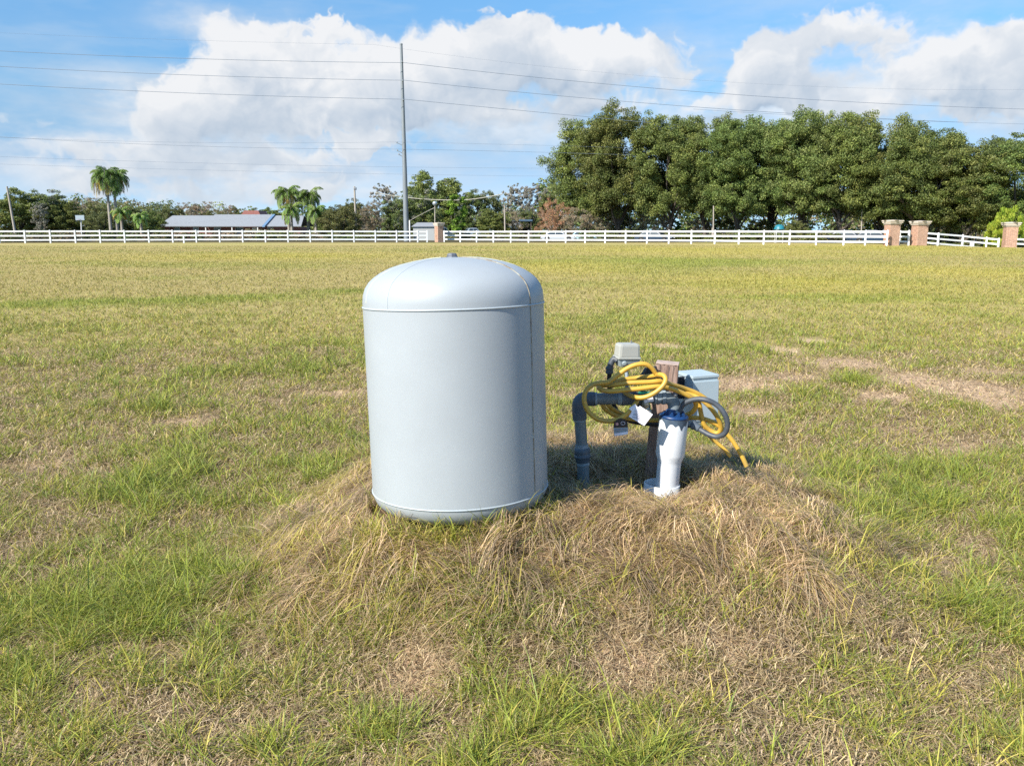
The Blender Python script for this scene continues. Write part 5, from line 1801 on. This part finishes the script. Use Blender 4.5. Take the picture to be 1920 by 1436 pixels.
TREES = [
    ('dark', 30, 353, 150, 130, 'dark oak beside the leaning pole at the left edge'),
    ('dark2', 82, 352, 152, 100, 'dark oak right of the leaning pole, before the pale twigs'),
    ('grey', 72, 372, 146, 34, 'pale twiggy bare tree in front of the dark left oaks'),
    ('dark', 118, 378, 150, 90, 'dark oak above the basketball board'),
    ('brown', 152, 366, 165, 80, 'brownish bare tree behind the basketball board'),
    ('olive', 180, 374, 160, 60, 'dull olive tree left of the twin palms'),
    ('olive', 190, 392, 140, 70, 'low green tree at the foot of the twin palms, left side'),
    ('olive', 238, 376, 165, 60, 'olive tree just right of the twin palms'),
    ('olive', 262, 384, 168, 80, 'olive tree between the twin palms and the house roof'),
    ('dark', 280, 396, 145, 60, 'dark green tree touching the left roof end'),
    ('olive', 318, 380, 185, 60, 'olive tree behind the left roof end'),
    ('brown', 352, 376, 195, 48, 'tan topped tree behind the left roof'),
    ('brown', 378, 374, 198, 52, 'taller tan tree behind the roof step'),
    ('olive', 400, 392, 190, 60, 'olive tree behind the roof middle'),
    ('brown', 426, 382, 205, 48, 'tan tree behind the roof middle'),
    ('dark', 446, 386, 205, 34, 'small dark tree behind the roof middle'),
    ('dark2', 475, 388, 220, 44, 'dark tree behind the red outbuilding'),
    ('dark', 503, 388, 215, 50, 'dark tree left of the palm pair by the house'),
    ('dark2', 530, 392, 215, 60, 'dark tree behind the palm pair by the house'),
    ('olive', 640, 381, 118, 88, 'round olive tree between the house palms and the slim pole'),
    ('dark', 612, 386, 140, 60, 'dark tree behind the round olive tree, left side'),
    ('dark2', 660, 370, 140, 70, 'dark tree rising behind the round olive tree'),
    ('brown', 690, 374, 128, 52, 'tan bare tree right of the slim pole'),
    ('grey', 722, 334, 135, 58, 'grey mossy tree with a pointed top left of the steel pole'),
    ('dark2', 748, 362, 126, 76, 'dull green tree right behind the steel pole'),
    ('dark', 808, 318, 140, 125, 'tall dark oak right of the steel pole'),
    ('dark2', 842, 335, 142, 96, 'dark oak above the middle brick pillar'),
    ('dark2', 790, 352, 128, 80, 'dull green tree behind the lamp pole'),
    ('lime', 857, 352, 116, 42, 'narrow bright green tree right of the middle pillar'),
    ('dark2', 885, 352, 136, 70, 'dark tree behind the narrow bright green tree'),
    ('olive', 918, 352, 138, 60, 'olive tree left of the sparse grey trees'),
    ('dark', 925, 392, 124, 70, 'low dark tree beside the dark roofed shelter'),
    ('grey', 962, 335, 150, 50, 'sparse grey tree above the shelter, left one'),
    ('grey', 1000, 333, 152, 62, 'sparse grey tree above the shelter, right one'),
    ('tan', 960, 395, 126, 60, 'tan bare tree right behind the shelter'),
    ('dark2', 985, 388, 140, 50, 'dark low tree behind the shelter'),
    ('dark2', 1030, 350, 150, 50, 'bluish green tree behind the orange bare tree'),
    ('orange', 1037, 368, 112, 72, 'orange brown bare tree left of the oak row'),
    ('tan', 1078, 388, 112, 70, 'tan viny thicket under the first oak'),
    ('tan', 1120, 392, 114, 70, 'tan viny thicket between the first two oak trunks'),
    ('olive', 1165, 395, 118, 60, 'olive thicket under the tallest oak'),
    ('tan', 1195, 400, 116, 60, 'tan viny thicket right of the tallest oak trunk'),
    ('tan', 1245, 402, 112, 50, 'tan thicket under the third oak'),
    ('lime', 1270, 408, 118, 24, 'small bright green sapling under the third oak'),
    ('tan', 1310, 402, 112, 56, 'tan thicket under the fourth oak'),
    ('olive', 1360, 404, 110, 60, 'olive thicket under the fifth oak'),
    ('olive', 1430, 408, 106, 60, 'olive thicket left of the teal canopy'),
    ('olive', 1490, 412, 100, 50, 'olive thicket right of the teal canopy'),
    ('orange', 1575, 406, 104, 44, 'rusty brown bush under the eighth oak'),
    ('lime', 1640, 404, 100, 34, 'bright green sapling left of the gate pillars'),
    ('olive', 1715, 392, 96, 66, 'pale olive thicket behind the two gate pillars'),
    ('tan', 1765, 398, 98, 60, 'tan thicket behind the sloping fence, left part'),
    ('olive', 1800, 408, 98, 60, 'olive thicket behind the sloping fence, right part'),
    ('bamboo', 1893, 382, 84, 62, 'bright yellow-green bamboo clump behind the rightmost pillar'),
    ('bamboo', 1868, 408, 82, 40, 'lower yellow-green bamboo spray left of the rightmost pillar'),
]
for i, (k, px, ty, D, wpx, lab) in enumerate(TREES):
    t_ = W(px, ty, D)
    h0, w0 = SZ[k]
    g0_ = float(H(t_.x, D))
    cat = 'bamboo' if k == 'bamboo' else 'tree'
    put(kinds[k], used, (t_.x, D, g0_), wpx / F_PX * D / (w0 * .98), (t_.z - g0_) / (h0 * 1.03), i * 2.4, lab, cat)
# hedge-like shrubs close behind the fence: nothing tells most of them apart
rg = random.Random(31)
SHR = []


def ordinal(n):
    return '%d%s' % (n, 'th' if 10 < n % 100 < 14 else {1: 'st', 2: 'nd', 3: 'rd'}.get(n % 10, 'th'))


for k in range(26):
    px = 8 + k * 29.5
    D = 100 + 14 * min(1, px / 800) + rg.uniform(-3, 3)
    SHR.append((px, D, rg.uniform(.75, 1.25), 'behind the left fence run, %s shrub left of the middle pillar' % ordinal(26 - k), 'shrubs behind the left fence'))
for k in range(32):
    px = 860 + k * 25.5
    D = 112 - 28 * (px - 850) / 800 + rg.uniform(1, 5)
    if any(abs(px - q) < 20 for q in (888, 1047, 1094, 1228, 1590, 1640)): D += 6
    SHR.append((px, D, rg.uniform(.75, 1.2), 'behind the right fence run, %s shrub right of the middle pillar' % ordinal(k + 1), 'shrubs behind the right fence'))
for k in range(7):
    px = 1745 + k * 30
    SHR.append((px, 88 + rg.uniform(0, 4), rg.uniform(.8, 1.1), 'behind the sloping driveway fence, %s shrub from the gate pillars' % ordinal(k + 1), 'shrubs behind the driveway fence'))
for px, D, s_, lab, grp in SHR:
    k = 'bushb' if (rg.random() < .35 and px < 1200) else 'bush'
    x_ = W(px, 440, D).x
    put(kinds[k], used, (x_, D, float(H(x_, D)) - .05), s_, s_ * rg.uniform(.40, .58), rg.uniform(0, 6), ('low tan shrub ' if k == 'bushb' else 'low green shrub ') + lab, 'shrub', grp)


# far wood reading as one mass
def far_wood():
    rng = np.random.default_rng(77)
    cs, rs_ = [], []
    for i in range(2600):
        D = rng.uniform(215, 275); x = rng.uniform(-1.0, 1.05) * D
        hmax = 7.5 + 2.2 * math.sin(x * .035) + rng.uniform(-1.2, 1.2)
        if x > 8: D = rng.uniform(150, 190); x = x * D / 245; hmax = 10.5
        z = rng.uniform(.0, 1) * hmax
        r = rng.uniform(1.1, 2.4)
        cs.append((x, D, z)); rs_.append((r, r, r * .8))
    V_, c_ = leaf_cloud(rng, cs, rs_, 190000, .55, OAKP + BROWN[:2] + OLIVE[:2], .8)
    n = len(V_) // 4
    o = np_mesh('distant_wood', V_, np.arange(n * 4), np.full(n, 4), M['leaf'], colors=c_)
    tag(o, 'far off belt of mixed dark and brown woodland along the horizon', 'woodland', kind='stuff')


far_wood()


# ------------------------------------------------------------------ palms
def palm(name, seed, h, crown, label, group, loc, lean=(0, 0), dead=.15, bright=1.0, nf=26):
    rng = np.random.default_rng(seed)
    root = empty(name, (0, 0, 0))
    m_ = MB()
    tp = [Vector((lean[0] * (i / 7) ** 1.6, lean[1] * (i / 7) ** 1.6, h * i / 7)) for i in range(8)]
    m_.tube(tp, [.24 - .012 * i for i in range(8)], n=12, caps=False)
    m_.build('trunk', M['bark_pale'], root, local=True)
    top_ = np.array(tp[-1])
    Vs, Cs = [], []
    fm = MB()
    for f in range(nf):
        a = f * 2.39996 + rng.uniform(-.2, .2)
        age = f / nf                                    # 0 young, 1 old
        el0 = R(82 - 75 * age) + rng.uniform(-.1, .1)
        L = crown * rng.uniform(.85, 1.1)
        p = top_ + np.array([0, 0, .2]); d_el = el0
        rac = [p.copy()]
        for s in range(12):
            d = np.array([math.cos(a) * math.cos(d_el), math.sin(a) * math.cos(d_el), math.sin(d_el)])
            p = p + d * L / 12
            rac.append(p.copy())
            d_el -= R(7 + 9 * age + s * .75)
            d_el = max(d_el, R(-88))
        rac = np.array(rac)
        isdead = rng.random() < dead and age > .6
        base_c = np.array([.48, .36, .09]) if isdead else np.array([[.13, .215, .045], [.17, .26, .055], [.22, .29, .07]][rng.integers(0, 3)]) * bright
        nl = 60
        for j in range(nl):
            t = (j + .5) / nl
            u = t * 12; i0 = min(int(u), 11); q = rac[i0] + (rac[i0 + 1] - rac[i0]) * (u - i0)
            tg_ = rac[i0 + 1] - rac[i0]; tg_ /= np.linalg.norm(tg_)
            sd = np.cross(tg_, [0, 0, 1.]); sd /= np.linalg.norm(sd) + 1e-6
            ll = L * .24 * math.sin(math.pi * (.12 + .83 * t)) * rng.uniform(.8, 1.15)
            for sg in (-1, 1):
                dr = sd * sg * .75 + tg_ * .45 + np.array([0, 0, rng.uniform(-.75, .15)])
                dr /= np.linalg.norm(dr)
                tip = q + dr * ll + np.array([0, 0, -ll * .35])
                mid_ = q + dr * ll * .5
                wv = tg_ * .05
                Vs.append(np.stack([q - wv, mid_ - wv, tip, mid_ + wv]))
                Cs.append(np.tile(base_c * rng.uniform(.75, 1.25), (4, 1)))
        fm.tube([Vector(r_) for r_ in rac], [.045 * (1 - .85 * k / 12) for k in range(13)], n=5, caps=False)
    V_ = np.concatenate(Vs); C_ = np.concatenate(Cs); n = len(V_) // 4
    np_mesh('fronds', V_, np.arange(n * 4), np.full(n, 4), M['frond'], colors=C_, parent=root)
    fm.build('frond_stems', M['bark_pale'], root, local=True)
    root.location = loc
    tag(root, label, 'palm', group)
    return root


D = 122
a = W(196, 322, D); b_ = W(214, 340, D)
x1 = W(210, 440, D).x
palm('palm_tree', 1, W(196, 338, D).z, 3.4, 'taller of the twin queen palms on the left, left trunk', 'twin palms', (x1 - .1, D, 0), lean=(-.05, 0), dead=.5, nf=34)
palm('palm_tree', 2, W(211, 341, D).z, 3.1, 'right hand palm of the twin queen palms on the left', 'twin palms', (x1 + .6, D + .5, 0), lean=(.05, 0), dead=.2, nf=34)
D = 120
palm('palm_tree', 3, W(541, 370, D).z, 2.9, 'lush palm at the right end of the house roof, left one', 'palms by the house', (W(543, 440, D).x, D, 0), lean=(-.2, 0), dead=.25, bright=1.15, nf=26)
palm('palm_tree', 4, W(577, 374, D).z, 2.9, 'lush palm right of the house, right one of the pair', 'palms by the house', (W(575, 440, D).x, D + 1, 0), lean=(.2, 0), dead=.1, bright=1.0, nf=26)
palm('palm_tree', 5, W(548, 400, D).z, 2.5, 'low young palm under the palm pair beside the house', 'low palms', (W(553, 440, D).x, D - 1.5, 0), dead=.2, bright=1.2, nf=18)
palm('palm_tree', 6, W(592, 402, D).z, 2.3, 'low young palm right of the palm pair', 'low palms', (W(596, 440, D).x, D - 1, 0), dead=.0, bright=1.0, nf=18)
palm('palm_tree', 7, W(228, 405, 118).z, 2.0, 'low yellowish palm right of the twin palm trunks', 'low palms', (W(230, 440, 118).x, 118, 0), dead=.6, bright=1.4, nf=18)
palm('palm_tree', 8, W(268, 412, 118).z, 1.8, 'low green palm left of the house roof end', 'low palms', (W(266, 440, 118).x, 118, 0), dead=.1, bright=1.4, nf=16)
